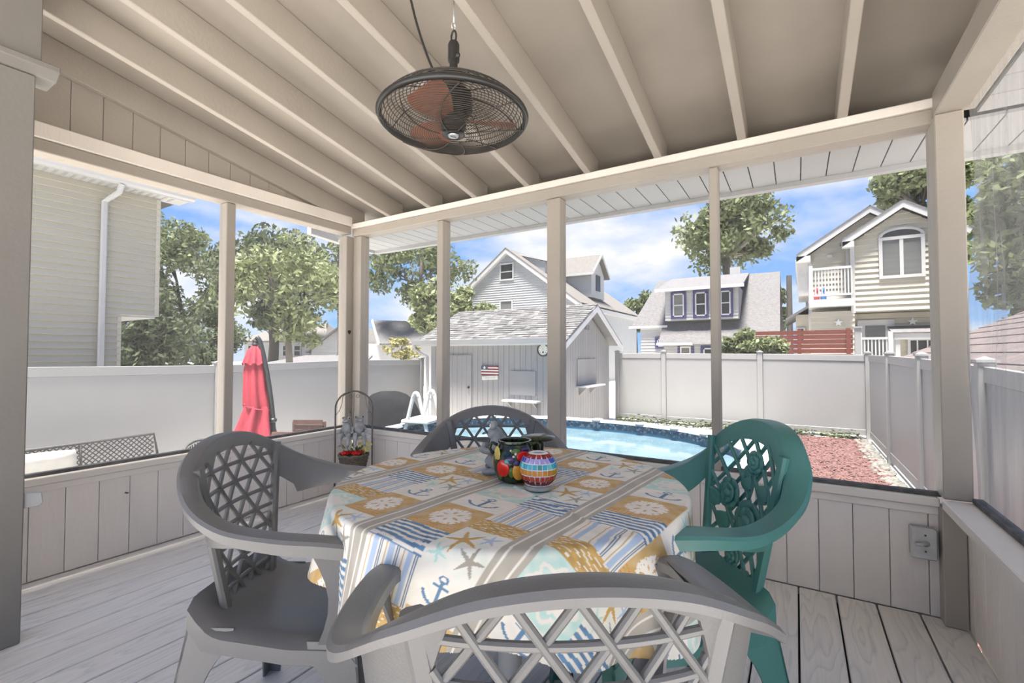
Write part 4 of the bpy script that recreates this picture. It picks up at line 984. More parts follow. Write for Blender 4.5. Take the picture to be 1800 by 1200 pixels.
def furl(profile, name, cx, folds=8, amp=.18, ph=0., hem=.0):
    n_ = 64; vs = []; fs = []
    for i, (r_, z, ox) in enumerate(profile):
        for k in range(n_):
            a = 2 * math.pi * k / n_; w_ = 1 + amp * math.sin(folds * a + ph + .6 * i / len(profile)) + amp * .4 * math.sin((folds // 2 + 1) * a + 1)
            zz = z + hem * (math.sin(folds * a + ph) if i == len(profile) - 1 else 0)
            vs.append((r_ * w_ * math.cos(a) + cx[0] + rt.x * ox, r_ * w_ * math.sin(a) + cx[1] + rt.y * ox, zz))
    for i in range(len(profile) - 1):
        for k in range(n_): fs.append((i * n_ + k, i * n_ + (k + 1) % n_, (i + 1) * n_ + (k + 1) % n_, (i + 1) * n_ + k))
    return obj(name, MB().add(vs, fs), REDC, um, smooth=True)
cx = (-.07, -.043)
furl([(.03, 2.06, 0), (.10, 1.98, 0), (.14, 1.82, -.01), (.155, 1.78, -.01)], 'top_flap', cx, 9, .10, 0, .02)
furl([(.09, 1.86, 0), (.13, 1.70, 0), (.15, 1.4, .02), (.175, 1.18, .05), (.165, 1.13, .06)], 'canopy', cx, 8, .13)
furl([(.15, 1.18, .05), (.17, 1.13, .055), (.20, .98, .04), (.25, .78, .02), (.26, .70, .02)], 'canopy_skirt', cx, 7, .20, .8, .05)
obj('tie_strap', MB().tube([((.175 + .015 * math.sin(8 * a)) * math.cos(a) + cx[0] + rt.x * .055, (.175 + .015 * math.sin(8 * a)) * math.sin(a) + cx[1] + rt.y * .055, 1.15 - .05 * math.cos(a - .55)) for a in [2 * math.pi * q / 32 for q in range(32)]], .010, 6, True), mat('dark_red', (.25, .03, .05), .8), um, smooth=True)
obj('centre_pole', MB().tube([(cx[0], cx[1], .05), (cx[0], cx[1], 1.95)], .02, 8), mat('red_brown', (.25, .1, .09), .6), um, smooth=True)
obj('crank', MB().ball((base.x, base.y, .95), (.055, .055, .04), 10, 6).tube([base + Vector((0, 0, .78)), base + Vector((0, 0, .70))], .045, 10), DKG, um, smooth=True)
obj('base_cross', MB().b2((-.3, -.05, 0), (.25, .05, .05)).b2((.1, -.3, 0), (.22, .35, .049)), DKG, um)
# two brown slatted chairs beside the umbrella
BRN = mat('brown_slat', (.085, .045, .036), .6, .2, 10)
def patio_chair(label, loc, rz_):
    t = thing('patio_chair', label, 'chair', loc, rz_, 'brown patio chairs by the umbrella')
    for k in range(5): obj('back_slat', MB().b2((-.24, .20 + .02 * k, .44 + .085 * k), (.24, .22 + .02 * k, .515 + .085 * k)), BRN, t)
    for k in range(4): obj('seat_slat', MB().b2((-.24, -.24 + .11 * k, .40), (.24, -.14 + .11 * k, .42)), BRN, t)
    for sx_ in (-1, 1):
        for y_ in (-.22, .24): obj('leg', MB().b2((sx_ * .25 - .02, y_ - .02, 0), (sx_ * .25 + .02, y_ + .02, .82 if y_ > 0 else .60)), BRN, t)
        obj('armrest', MB().b2((sx_ * .26 - .03, -.26, .601), (sx_ * .26 + .03, .22, .63)), BRN, t)
patio_chair('brown slatted patio chair next to the umbrella pole', (-6.12, 4.12, G), R(211))
patio_chair('brown slatted patio chair farther along the white fence from the umbrella', (-6.95, 4.98, G), R(211))
# wicker daybed with lattice back
WK2 = mat('grey_wicker', (.065, .062, .058), .7, .2, 30, bump=.4, bscale=80)
sf = thing('wicker_daybed', 'grey wicker daybed with open lattice back along the fence', 'sofa', (-8.1, 1.55, G), R(90))
Lb = 1.55
for a, b in (((-.9, 0, .40), (-.9, .06, .66)),): pass
obj('back_frame', MB().tube([(-.9, 0, .74), (.4, 0, .74), (Lb, 0, .755), (Lb + .05, -.02, .40)], .02, 8).tube([(.72, 0, .745), (.74, -.01, .40)], .014, 8).tube([(-.9, 0, .38), (Lb + .05, -.02, .38)], .02, 8), WK2, sf, smooth=True)
mb = MB()
for k in range(-10, 42):
    for s in (-1, 1):
        x0 = -.9 + .065 * k; p0 = [x0, .40]; p1 = [x0 + s * .34, .74]
        t0, t1 = 0., 1.
        for lim, sg_ in ((-.9, 1), (Lb, -1)):
            f0, f1 = sg_ * (p0[0] - lim), sg_ * (p1[0] - lim)
            if f0 < 0 and f1 < 0: t0 = 2.
            elif f0 < 0: t0 = max(t0, f0 / (f0 - f1))
            elif f1 < 0: t1 = min(t1, f0 / (f0 - f1))
        if t1 - t0 < .08: continue
        p0, p1 = [p0[i] + (p1[i] - p0[i]) * t0 for i in (0, 1)], [p0[i] + (p1[i] - p0[i]) * t1 for i in (0, 1)]
        mb.tube([(p0[0], .003 * s, p0[1]), (p1[0], .003 * s, p1[1])], .007, 4)
obj('lattice', mb, WK2, sf, kind='stuff')
obj('seat_base', MB().b2((-.9, -.80, .06), (Lb + .05, -.02, .30)), WK2, sf, bevel=.02)
obj('seat_cushion', MB().b2((-.88, -.78, .301), (Lb, -.06, .40)), mat('cushion_offwhite', (.42, .41, .38), .9, .06, 8), sf, bevel=.03)
for x_ in (-.85, Lb): 
    for y_ in (-.76, -.06): obj('leg', MB().b2((x_ - .025, y_ - .025, 0), (x_ + .025, y_ + .025, .06)), WK2, sf)
pl = MB(); vs = []; fs = []; n_ = 14
for sgn in (1, -1):
    for i in range(n_ + 1):
        for j in range(n_ + 1):
            u, v = i / n_ * 2 - 1, j / n_ * 2 - 1; pf = (1 - u ** 4) * (1 - v ** 4)
            vs.append((u * .42 * (1 - .08 * v * v), -.10 - .0 + sgn * .09 * pf ** .6, v * .20 * (1 - .10 * u * u)))
for l_ in (0, 1):
    o_ = l_ * (n_ + 1) ** 2
    for i in range(n_):
        for j in range(n_): a = o_ + i * (n_ + 1) + j; fs.append((a, a + 1, a + n_ + 2, a + n_ + 1))
pw = obj('throw_pillow', pl.add(vs, fs), mat('cushion_offwhite', (.66, .64, .60), .9), smooth=True); pw.location = (-7.93, 1.75, G + .585); pw.rotation_euler = (R(18), 0, R(90)); tag(pw, 'off-white pillow leaning on the wicker lattice back', 'pillow')
wc = thing('wicker_chair', 'low rounded wicker chair at the end of the daybed', 'chair', (-7.5, 3.62, G), R(70))
obj('curved_back', MB().tube(catmull([(-.34, -.30, .42), (-.34, 0, .55), (-.2, .28, .60), (0, .32, .61), (.2, .28, .60), (.34, 0, .55), (.34, -.30, .42)], 5), .022, 8).tube(catmull([(-.33, -.28, .36), (-.32, 0, .40), (0, .28, .42), (.32, 0, .40), (.33, -.28, .36)], 5), .02, 8), WK2, wc, smooth=True)
mb = MB()
for k in range(25):
    a = math.pi * k / 24; mb.tube([(.32 * math.cos(a), .30 * math.sin(a) - .02, .30), (.33 * math.cos(a), .31 * math.sin(a), .46 + .14 * math.sin(a))], .008, 4)
obj('woven_shell', mb, WK2, wc, kind='stuff')
obj('seat', MB().lathe([(.30, .0), (.32, .04), (.33, .30), (.30, .33), (0, .335)], n=24), WK2, wc, smooth=2)

# ================================================================ SHED
shx0, shx1, shy0, shy1 = -8.42, -4.60, 9.55, 12.85
sh = thing('garden_shed', 'grey board garden shed with shingled gable roof by the pool', 'shed', (shx0, shy0, G))
SHB = mat('grey_shed_paint', (.29, .283, .28), .7, .06, 2, (1, 1, .2), bump=.25, bscale=40)
SHT = mat('shed_trim', (.56, .56, .57), .6, .05, 3)
W_, D_ = shx1 - shx0, shy1 - shy0; EZ = 2.26; RZ = 3.10
obj('core', MB().b2((.03, .03, 0), (W_ - .03, D_ - .03, EZ - .05)).prism([(.03, EZ - .05), (D_ - .03, EZ - .05), (D_ / 2, RZ - .12)], 'x', .03, W_ - .03), SHB, sh)
k = 0; x = 0
while x < W_ - .01:
    b = min(x + .155, W_); obj('wall_board', MB().b2((x + .004, 0, 0), (b - .004, .03, EZ)), SHB, sh); x += .155
y = 0
while y < D_ - .01:
    b = min(y + .155, D_); zf = lambda t: EZ + (RZ - EZ) * (1 - abs(t - D_ / 2) / (D_ / 2)) - .07
    obj('gable_board', MB().prism([(y + .004, 0), (b - .004, 0), (b - .004, zf(b)), (y + .004, zf(y))], 'x', W_ - .03, W_), SHB, sh); y += .155
OV = .30; sl_ = (RZ - EZ) / (D_ / 2)
for s in (0, 1):
    ya, yb_ = (-OV, D_ / 2) if s == 0 else (D_ + OV, D_ / 2); za = EZ - sl_ * OV + .06
    obj('roof_slope', MB().prism([(ya, za), (yb_, RZ + .06), (yb_, RZ + .10), (ya, za + .04)], 'x', -.32, W_ + .30), mat('shed_roof_felt', (.2, .2, .2), .9), sh)
# shingle tabs on the front slope
SHG = [mat('shingle_grey_%d' % q, c, .9, .12, 30) for q, c in enumerate(((.105, .103, .103), (.082, .08, .08), (.132, .13, .13)))]
sg = [MB() for _ in range(3)]; nrow = 17; slen = math.hypot(D_ / 2 + OV, RZ - (EZ - sl_ * OV)); rnd = np.random.RandomState(2)
dirv = Vector((0, D_ / 2 + OV, RZ - (EZ - sl_ * OV))).normalized(); nrmv = Vector((0, -dirv.z, dirv.y))
for r_ in range(nrow):
    x = -.34 - rnd.rand() * .2
    while x < W_ + .30:
        wd = rnd.uniform(.12, .26); a = max(x, -.33); b = min(x + wd - .006, W_ + .31); x += wd
        if b - a < .03: continue
        p0 = Vector((0, -OV - .02, EZ - sl_ * OV + .10)) + dirv * (slen / nrow * r_); th_ = rnd.choice((.008, .014, .020))
        A_ = p0 + nrmv * (th_ + .004); B_ = p0 + dirv * (slen / nrow * 1.15) + nrmv * .004
        vs = [(a, A_.y, A_.z), (b, A_.y, A_.z), (b, B_.y, B_.z), (a, B_.y, B_.z), (a, p0.y, p0.z), (b, p0.y, p0.z)]
        sg[rnd.choice(3)].add(vs, [(0, 1, 2, 3), (4, 5, 1, 0)])
for q in range(3): obj('shingles', sg[q], SHG[q], sh, kind='stuff', fix=False)
for s in (0, 1):
    ya, yb_ = (-OV, D_ / 2) if s == 0 else (D_ + OV, D_ / 2); za = EZ - sl_ * OV
    obj('rake_board', MB().prism([(ya, za - .09), (yb_, RZ - .09), (yb_, RZ + .055), (ya, za + .055)], 'x', W_ + .27, W_ + .302), SHT, sh)
obj('eave_soffit', MB().b2((-.30, -OV + .02, EZ - .12), (W_ + .26, -.002, EZ - .10)), SHT, sh)
gt = obj('gutter', MB().prism([(-OV - .10, EZ - .02), (-OV - .08, EZ - .09), (-OV, EZ - .10), (-OV, EZ + .02), (-OV - .11, EZ + .02)], 'x', -.34, W_ + .26), TRIMW, sh)
obj('fascia', MB().b2((-.30, -OV + .001, EZ - .13), (W_ + .26, -OV + .02, EZ + .0)), SHT, sh)
obj('downspout', MB().bar([Vector((-.30, -OV - .05, EZ - .08)), Vector((-.29, -OV - .02, EZ - .22)), Vector((-.06, -.08, EZ - .40)), Vector((-.05, -.06, .05))], None, (0, 1, .01), .07, .06), TRIMW, sh)
dr = obj('door', MB().b2((.62, -.022, .05), (1.37, -.001, EZ - .36)), SHB, sh)
for q in range(5): obj('door_board', MB().b2((.62 + .15 * q + .003, -.034, .05), (.62 + .15 * q + .147, -.0225, EZ - .36)), SHB, dr)
obj('door_knob', MB().ball((1.30, -.06, 1.08), .035, 10, 8), BLK, dr, smooth=True)
obj('shutter_panel', MB().b2((2.52, -.025, .95), (3.22, -.001, 1.52)), SHB, sh)
for a, b in ((2.42, 3.36),):
    sf_ = obj('front_shelf', MB().b2((a, -.24, .80), (b, -.001, .84)), SHT, sh)
    for x_ in (2.52, 3.22): obj('shelf_bracket', MB().prism([(-.001, .66), (-.18, .80), (-.001, .80)], 'x', x_ - .02, x_ + .02), SHB, sf_)
sf2 = obj('side_shelf', MB().b2((W_ + .001, .95, 1.10), (W_ + .28, 2.25, 1.14)), SHT, sh)
for y_ in (1.15, 1.85): obj('shelf_bracket', MB().prism([(W_ + .001, .90), (W_ + .22, 1.10), (W_ + .001, 1.10)], 'y', y_ - .02, y_ + .02), SHB, sf2)
obj('side_shutter', MB().b2((W_ + .001, 1.0, 1.15), (W_ + .022, 2.2, 1.80)), SHB, sh)
for q in range(5): obj('vent_slot', MB().b2((W_ + .001, D_ / 2 - .16 + .07 * q, 2.55), (W_ + .006, D_ / 2 - .14 + .07 * q, 2.68)), mat('vent_dark', (.12, .12, .12), .8), sh)
# flag plaque and sign on the shed front
fp_ = thing('flag_plaque', 'small wooden American flag plaque with one white star on the shed', 'plaque', (-6.74, shy0 - .001, .55))
FRD = mat('barn_red', (.20, .02, .028), .7, .2, 9); FWH = mat('antique_white', (.70, .68, .62), .7, .08, 9); FBL = mat('slate_blue', (.06, .075, .11), .7, .2, 9)
for q in range(7):
    z = .034 * q; c = FRD if q % 2 == 0 else FWH
    obj('stripe_slat', MB().b2((0 if q < 4 else .20, -.03, z), (.50, 0, z + .031)), c, fp_)
cn = obj('canton', MB().b2((0, -.032, .137), (.198, 0, .240)), FBL, fp_)
pts = []
for q in range(10):
    a = math.pi / 2 + math.pi * q / 5; r_ = .052 if q % 2 == 0 else .022; pts.append((.10 + r_ * math.cos(a), .188 + r_ * math.sin(a)))
obj('star', MB().prism(pts, 'y', -.036, -.0325), FWH, cn)
sn = thing('plaque_sign', 'narrow white lettered sign tilted under the flag plaque', 'sign', (-6.72, shy0 - .001, .425)); sn.rotation_euler = (0, R(-3.5), 0)
obj('sign_board', MB().b2((0, -.02, 0), (.47, 0, .095)), FWH, sn)
mb = MB()
for q in range(9):
    x_ = .06 + .04 * q; mb.b2((x_, -.0225, .03), (x_ + .007, -.0205, .07)).b2((x_ + .007, -.0225, .030 + .013 * (q % 3)), (x_ + .022, -.0205, .037 + .013 * (q % 3)))
    if q % 2: mb.b2((x_ + .018, -.0225, .03), (x_ + .025, -.0205, .07))
obj('sign_lettering', mb, mat('sign_grey', (.38, .40, .38), .7), sn)
tm = thing('dial_thermometer', 'round white dial thermometer with dark rim on the shed front', 'thermometer', (-4.985, shy0 - .001, 1.17)); tm.rotation_euler = (R(90), 0, 0)
obj('rim', MB().lathe([(.12, 0), (.155, 0), (.155, .05), (.135, .06), (.12, .05), (.12, 0)], n=32, cap=False), BLK, tm, smooth=2)
dl = obj('dial_face', MB().lathe([(0, 0), (.12, 0), (.12, .045), (0, .046)], n=32), FWH, tm)
mb = MB()
for q in range(9):
    a = R(-40 + 32 * q); mb.box((.092 * math.cos(a), .092 * math.sin(a), .048), (.028, .010, .002), Matrix.Rotation(a, 3, 'Z'))
obj('dial_marks', mb, BLK, dl)
obj('needle', MB().box((0, .02, .0485), (.008, .10, .002)).lathe([(0, .0475), (.022, .0475), (.022, .0495), (0, .0495)], n=12, c=(.0, -.05, 0)), BLK, dl)
# ================================================================ NEIGHBOURING HOUSES
CRM = mat('cream_vinyl_siding', (.40, .375, .31), .55, .04, 2, (.3, .3, 2))
WSD = mat('white_siding', (.32, .33, .335), .55, .04, 2)
WSD2 = mat('white_cottage_siding', (.34, .34, .34), .6, .04, 2)
RFG = mat('grey_roof_shingles', (.118, .115, .118), .95, .22, 9, (1, 1, 3), bump=.5, bscale=25)
RFB = mat('brown_grey_roof', (.125, .118, .112), .95, .2, 8, (1, 1, 3), bump=.4, bscale=25)
NAVY = mat('violet_blue_trim', (.035, .035, .10), .5, .05, 4)
def span(poly, z):
    xs = []
    for (x1, z1), (x2, z2) in zip(poly, poly[1:] + poly[:1]):
        if (z1 - z) * (z2 - z) < 0: xs.append(x1 + (x2 - x1) * (z - z1) / (z2 - z1))
    return sorted(xs)
def siding(parent, poly, pitch_, m, y=0., join=False, name='siding_board'):
    z0 = min(p[1] for p in poly); z1 = max(p[1] for p in poly); z = z0; mbj = MB(); cache = {}
    while z < z1 - .01:
        zt = min(z + pitch_, z1); sa = span(poly, z + .001); sb_ = span(poly, zt - .001)
        if len(sa) >= 2 and len(sb_) >= 2:
            a0, a1, b0, b1 = sa[0], sa[-1], sb_[0], sb_[-1]
            vs = [(a0, y - .052, z + .006), (a1, y - .052, z + .006), (b1, y - .006, zt), (b0, y - .006, zt), (a0, y, z), (a1, y, z), (b1, y, zt), (b0, y, zt)]
            fs = [(0, 1, 2, 3), (4, 7, 6, 5), (0, 4, 5, 1), (2, 6, 7, 3), (0, 3, 7, 4), (1, 5, 6, 2)]
            if join: mbj.add(vs, fs)
            else:
                key = (round(a0, 3), round(a1, 3), round(b0, 3), round(b1, 3))
                if key in cache: o = bpy.data.objects.new(name, cache[key]); link(o, parent); o.location.z = z
                else:
                    vz = [(a, b, c - z) for a, b, c in vs]; o = obj(name, MB().add(vz, fs), m, parent, loc=(0, 0, z)); cache[key] = o.data
        z = zt
    if join: obj('siding', mbj, m, parent, kind='stuff')
def window(parent, x0, x1, z0, z1, y=-.053, fm=None, gm_=None, fw_=.09, split=True, vsplit=False, casing=None):
    fm = fm or TRIMW; gm_ = gm_ or GLASS
    mb = MB().b2((x0, y - .05, z0), (x0 + fw_, y, z1)).b2((x1 - fw_, y - .05, z0), (x1, y, z1)).b2((x0 + fw_, y - .05, z1 - fw_), (x1 - fw_, y, z1)).b2((x0 + fw_, y - .05, z0), (x1 - fw_, y, z0 + fw_))
    w_ = obj('window', mb, casing or fm, parent)
    obj('pane', MB().b2((x0 + fw_, y - .012, z0 + fw_), (x1 - fw_, y - .002, z1 - fw_)), gm_, w_)
    if casing: 
        i = fw_; mb = MB().b2((x0 + i, y - .04, z0 + i), (x0 + i + .06, y - .012, z1 - i)).b2((x1 - i - .06, y - .04, z0 + i), (x1 - i, y - .012, z1 - i)).b2((x0 + i, y - .04, z1 - i - .06), (x1 - i, y - .012, z1 - i)).b2((x0 + i, y - .04, z0 + i), (x1 - i, y - .012, z0 + i + .06)); obj('sash', mb, fm, w_)
    zc = (z0 + z1) / 2; xc = (x0 + x1) / 2
    if split: obj('meeting_rail', MB().b2((x0 + fw_, y - .035, zc - .025), (x1 - fw_, y - .012, zc + .025)), fm, w_)
    if vsplit: obj('mullion', MB().b2((xc - .05, y - .04, z0 + fw_), (xc + .05, y - .012, z1 - fw_)), fm, w_)
    return w_
def slab(parent, name, pts, th, m, down=True):
    # thick quad/tri from 3D points
    P_ = [Vector(p) for p in pts]; nn = (P_[1] - P_[0]).cross(P_[2] - P_[0]).normalized()
    if nn.z < 0: nn = -nn
    Q_ = [p - nn * th for p in P_]; n_ = len(P_)
    return obj(name, MB().add(P_ + Q_, [tuple(range(n_)), tuple(range(2 * n_ - 1, n_ - 1, -1))] + [(i, (i + 1) % n_, n_ + (i + 1) % n_, n_ + i) for i in range(n_)]), m, parent)
g_ = -G
# --- cream house on the left (its side wall runs parallel to the left porch wall)
h1 = thing('cream_house', 'tall cream siding house with overhanging upper floor behind the left fence', 'house', (-10.6, 0, G), R(90))
siding(h1, [(-3, 0.3), (3.48, .3), (3.48, 1.80 + g_), (-3, 1.80 + g_)], .115, CRM)
siding(h1, [(-3, 1.80 + g_), (4.06, 1.80 + g_), (4.06, 4.09 + g_), (-3, 4.09 + g_)], .115, CRM, name='upper_siding_board')
obj('wall_core', MB().b2((-3, .001, 0), (3.47, 8, 1.79 + g_)).b2((-3, .0015, 1.80 + g_), (4.05, 8, 4.12 + g_)), CRM, h1)
obj('corner_trim', MB().b2((3.44, -.04, 0), (3.50, .03, 1.79 + g_)), CRM, h1); obj('corner_trim', MB().b2((4.01, -.045, 1.80 + g_), (4.08, .03, 4.08 + g_)), CRM, h1)
obj('overhang_soffit', MB().b2((3.50, .03, 1.80 + g_ - .03), (4.05, 8, 1.80 + g_)), TRIMW, h1)
obj('eave_soffit', MB().b2((-3, -.38, 4.10 + g_), (4.45, .1, 4.13 + g_)), TRIMW, h1)
obj('gutter', MB().prism([(-.40, 4.09 + g_), (-.48, 4.12 + g_), (-.51, 4.22 + g_), (-.40, 4.22 + g_)], 'x', -3, 4.50), TRIMW, h1)
obj('fascia', MB().b2((-3, -.399, 4.08 + g_), (4.47, -.37, 4.24 + g_)), TRIMW, h1)
slab(h1, 'roof_slope', [(-3, -.42, 4.22 + g_), (4.5, -.42, 4.22 + g_), (2.0, 2.9, 5.75 + g_), (-3, 2.9, 5.75 + g_)], .05, RFB)
slab(h1, 'roof_slope', [(4.5, -.42, 4.22 + g_), (4.5, 8, 4.22 + g_), (2.0, 2.9, 5.75 + g_)], .05, RFB)
obj('downspout', MB().bar([Vector((3.34, -.42, 4.10 + g_)), Vector((3.32, -.36, 3.96 + g_)), Vector((3.20, -.10, 3.80 + g_)), Vector((3.19, -.09, .1))], None, (0, 1, .01), .09, .07), TRIMW, h1)
mb = MB()
for q in range(60): mb.b2((-2.9 + .12 * q, -.36, 4.092 + g_), (-2.86 + .12 * q, -.02, 4.0995 + g_))
obj('soffit_vents', mb, mat('vent_grey', (.3, .3, .29), .8), h1)
# --- big white gabled house behind the shed
h2 = thing('white_gabled_house', 'large white clapboard house with dormers rising behind the shed', 'house', (-16.26, 26, G))
gp = [(-5.3, 0), (5.0, 0), (5.0, 4.0 + g_), (0, 7.75 + g_), (-5.3, 3.75 + g_)]
siding(h2, gp, .155, WSD, join=True)
obj('wall_core', MB().prism(gp, 'y', .001, 12.0), WSD, h2)
window(h2, -.60, .50, 5.95 + g_, 7.10 + g_); window(h2, -.60, .42, 3.3 + g_, 4.65 + g_, gm_=GLASSB)
for s, (ex, ez) in ((-1, (-5.6, 3.55 + g_)), (1, (5.3, 3.82 + g_))):
    obj('rake_board', MB().prism([(0, 7.72 + g_), (0, 8.05 + g_), (ex, ez + .33), (ex, ez)], 'y', -.30, -.03), TRIMW, h2)
    slab(h2, 'roof_slope', [(0, -.32, 8.10 + g_), (0, 12.2, 8.10 + g_), (ex, 12.2, ez + .36), (ex, -.32, ez + .36)], .06, RFB)
obj('eave_gutter', MB().b2((5.0, -.3, 3.80 + g_), (5.35, 12.1, 4.05 + g_)), TRIMW, h2)
obj('side_siding', MB().b2((5.0, 0, 0), (5.03, 12, 3.8 + g_)), WSD, h2)
# gabled dormer on the right slope
obj('dormer', MB().b2((1.6, 3.2, 4.9 + g_), (4.6, 5.6, 6.55 + g_)).prism([(3.2, 6.55 + g_), (5.6, 6.55 + g_), (4.4, 7.75 + g_)], 'x', .8, 4.6), WSD, h2)
for s in (-1, 1): slab(h2, 'dormer_roof', [(.3, 4.4, 7.95 + g_), (4.9, 4.4, 7.95 + g_), (4.9, 4.4 + s * 1.55, 6.45 + g_), (.3, 4.4 + s * 1.55, 6.45 + g_)], .10, RFB)
obj('dormer_trim', MB().prism([(2.85, 6.40 + g_), (4.4, 7.80 + g_), (5.95, 6.40 + g_), (5.95, 6.58 + g_), (4.4, 7.97 + g_), (2.85, 6.58 + g_)], 'x', 4.85, 4.95), TRIMW, h2)
obj('dormer_eave', MB().b2((.9, 2.80, 6.35 + g_), (4.9, 2.95, 6.50 + g_)), TRIMW, h2)
obj('dormer_window', MB().b2((4.6, 4.0, 5.4 + g_), (4.64, 4.8, 6.5 + g_)), GLASS, h2)
# shed dormer near the ridge
obj('shed_dormer', MB().prism([(.25, 7.1 + g_), (2.3, 6.0 + g_), (2.3, 7.15 + g_), (.25, 7.75 + g_)], 'y', .9, 2.3), WSD, h2)
slab(h2, 'shed_dormer_roof', [(.0, .75, 7.95 + g_), (0, 2.45, 7.95 + g_), (2.65, 2.45, 7.18 + g_), (2.65, .75, 7.18 + g_)], .10, TRIMW)
obj('dormer_window', MB().b2((2.3, 1.3, 6.35 + g_), (2.34, 1.9, 6.95 + g_)), GLASS, h2)
# --- grey-roofed cottage with blue window trim
h3 = thing('blue_trim_cottage', 'white cottage with long grey roof and violet-blue window trim', 'house', (-4.0, 24, G))
slab(h3, 'roof_slope', [(-3.55, .45, 2.45 + g_), (-1.85, .45, 2.45 + g_), (-1.85, 3.2, 5.0 + g_ + .28), (-2.75, 3.2, 5.0 + g_ + .28)], .08, RFG)
slab(h3, 'roof_slope', [(-1.85, -.6, 1.55 + g_), (3.4, -.6, 1.55 + g_), (3.35, 3.2, 5.28 + g_), (-1.85, 3.2, 5.28 + g_)], .08, RFG)
slab(h3, 'rear_slope', [(-2.75, 3.2, 5.28 + g_), (3.35, 3.2, 5.28 + g_), (3.4, 7, 2.2 + g_), (-3.5, 7, 2.2 + g_)], .08, RFG)
obj('gable_wall', MB().prism([(-.5, 0), (6.9, 0), (6.9, 2.2 + g_), (3.2, 5.18 + g_), (-.5, 1.55 + g_)], 'x', 3.0, 3.2), WSD2, h3)
siding(h3, [(-3.0, 0), (-1.6, 0), (-1.6, 2.5 + g_), (-3.0, 2.5 + g_)], .16, WSD2, y=.5, join=True)
siding(h3, [(-1.7, 0), (3.0, 0), (3.0, 1.6 + g_), (-1.7, 1.6 + g_)], .16, WSD2, y=0, join=True)
obj('wall_core', MB().b2((-3.0, .501, 0), (3.0, 6.8, 2.4 + g_)).b2((-1.7, .001, 0), (3.0, 1, 1.6 + g_)), WSD2, h3)
obj('eave_gutter', MB().b2((-3.6, .28, 2.42 + g_), (-1.6, .42, 2.54 + g_)), TRIMW, h3)
obj('eave_gutter', MB().b2((-1.9, -.75, 1.50 + g_), (-.2, -.61, 1.62 + g_)), TRIMW, h3)
obj('dormer', MB().b2((-1.62, .0, 2.75 + g_), (1.72, 3, 4.30 + g_)), WSD2, h3)
siding(h3, [(-1.62, 2.75 + g_), (1.72, 2.75 + g_), (1.72, 4.30 + g_), (-1.62, 4.30 + g_)], .16, WSD2, y=0, join=True)
slab(h3, 'dormer_roof', [(-2.0, -.35, 4.30 + g_), (1.95, -.35, 4.30 + g_), (1.95, 3.2, 5.34 + g_), (-2.0, 3.2, 5.34 + g_)], .10, RFG)
obj('dormer_eave', MB().b2((-2.05, -.40, 4.18 + g_), (2.0, -.30, 4.32 + g_)), TRIMW, h3)
for a, b in ((-1.33, -.60), (-.28, .43), (.85, 1.50)): window(h3, a, b, 2.82 + g_, 4.17 + g_, casing=NAVY, fw_=.10, gm_=GLASSB if a < -1 else GLASS)
window(h3, -2.25, -1.35, 1.35 + g_, 1.95 + g_, y=.446, casing=NAVY, fw_=.10, split=False)
window(h3, -.90, -.40, .75 + g_, 1.45 + g_, fw_=.07, gm_=GLASSB)
for x_ in (-1.04, -.38): obj('shutter', MB().b2((x_, -.05, .75 + g_), (x_ + .13, -.028, 1.47 + g_)), NAVY, h3)
window(h3, .05, 1.0, .5 + g_, 1.48 + g_, casing=NAVY, fw_=.12)
obj('chimney', MB().b2((1.0, 3.4, 5.0 + g_), (1.5, 3.9, 5.75 + g_)), TRIMW, h3)
# --- cream house on the right
h4 = thing('cream_balcony_house', 'cream siding house with twin gables, arched window and small balcony', 'house', (0, 20, G))
P1 = [(.45, 0), (1.75, 0), (1.75, 5.95 + g_), (.45, 4.80 + g_)]
siding(h4, [(.45, .5 + g_), (1.75, .5 + g_), (1.75, 2.55 + g_), (.45, 2.55 + g_)], .19, CRM)
pL = [(.45, 2.55 + g_), (4.2, 2.55 + g_), (4.2, 4.82 + g_), (2.3, 6.12 + g_), (.45, 4.82 + g_)]
siding(h4, pL, .19, CRM, y=.9)
pR = [(1.70, 2.55 + g_), (4.55, 2.55 + g_), (4.55, 4.95 + g_), (3.08, 5.92 + g_), (1.70, 4.95 + g_)]
siding(h4, pR, .19, CRM, y=0., name='gable_siding_board')
obj('wall_core', MB().prism([(.46, 0), (4.2, 0), (4.2, 4.75 + g_), (2.3, 6.0 + g_), (.46, 4.75 + g_)], 'y', .905, 9).prism([(1.71, 2.55 + g_), (4.54, 2.55 + g_), (4.54, 4.9 + g_), (3.08, 5.86 + g_), (1.71, 4.9 + g_)], 'y', .005, 3).b2((.46, .004, 0), (1.74, 1, 2.5 + g_)), CRM, h4)
siding(h4, [(1.78, .8 + g_), (4.5, .8 + g_), (4.5, 2.5 + g_), (1.78, 2.5 + g_)], .19, CRM, y=.7, name='ground_siding_board')
for pk, ez, exl, exr, yy, nm in (((3.08, 6.15), 5.02, 1.42, 4.75, -.30, 'front'), ((2.3, 6.32), 4.78, .05, 4.5, .55, 'rear')):
    for ex in (exl, exr):
        obj('rake_board', MB().prism([(pk[0], pk[1] + g_ - .22), (pk[0], pk[1] + g_), (ex, ez + g_ + .02), (ex, ez + g_ - .22)], 'y', yy, yy + .06), TRIMW, h4)
        slab(h4, 'roof_slope', [(pk[0], yy - .02, pk[1] + g_ + .04), (pk[0], 9, pk[1] + g_ + .04), (ex, 9, ez + g_ + .06), (ex, yy - .02, ez + g_ + .06)], .04, RFG)
obj('eave_return', MB().b2((1.42, -.30, 4.78 + g_), (1.75, -.02, 4.98 + g_)), TRIMW, h4); obj('eave_return', MB().b2((.05, .55, 4.52 + g_), (.50, .88, 4.76 + g_)), TRIMW, h4)
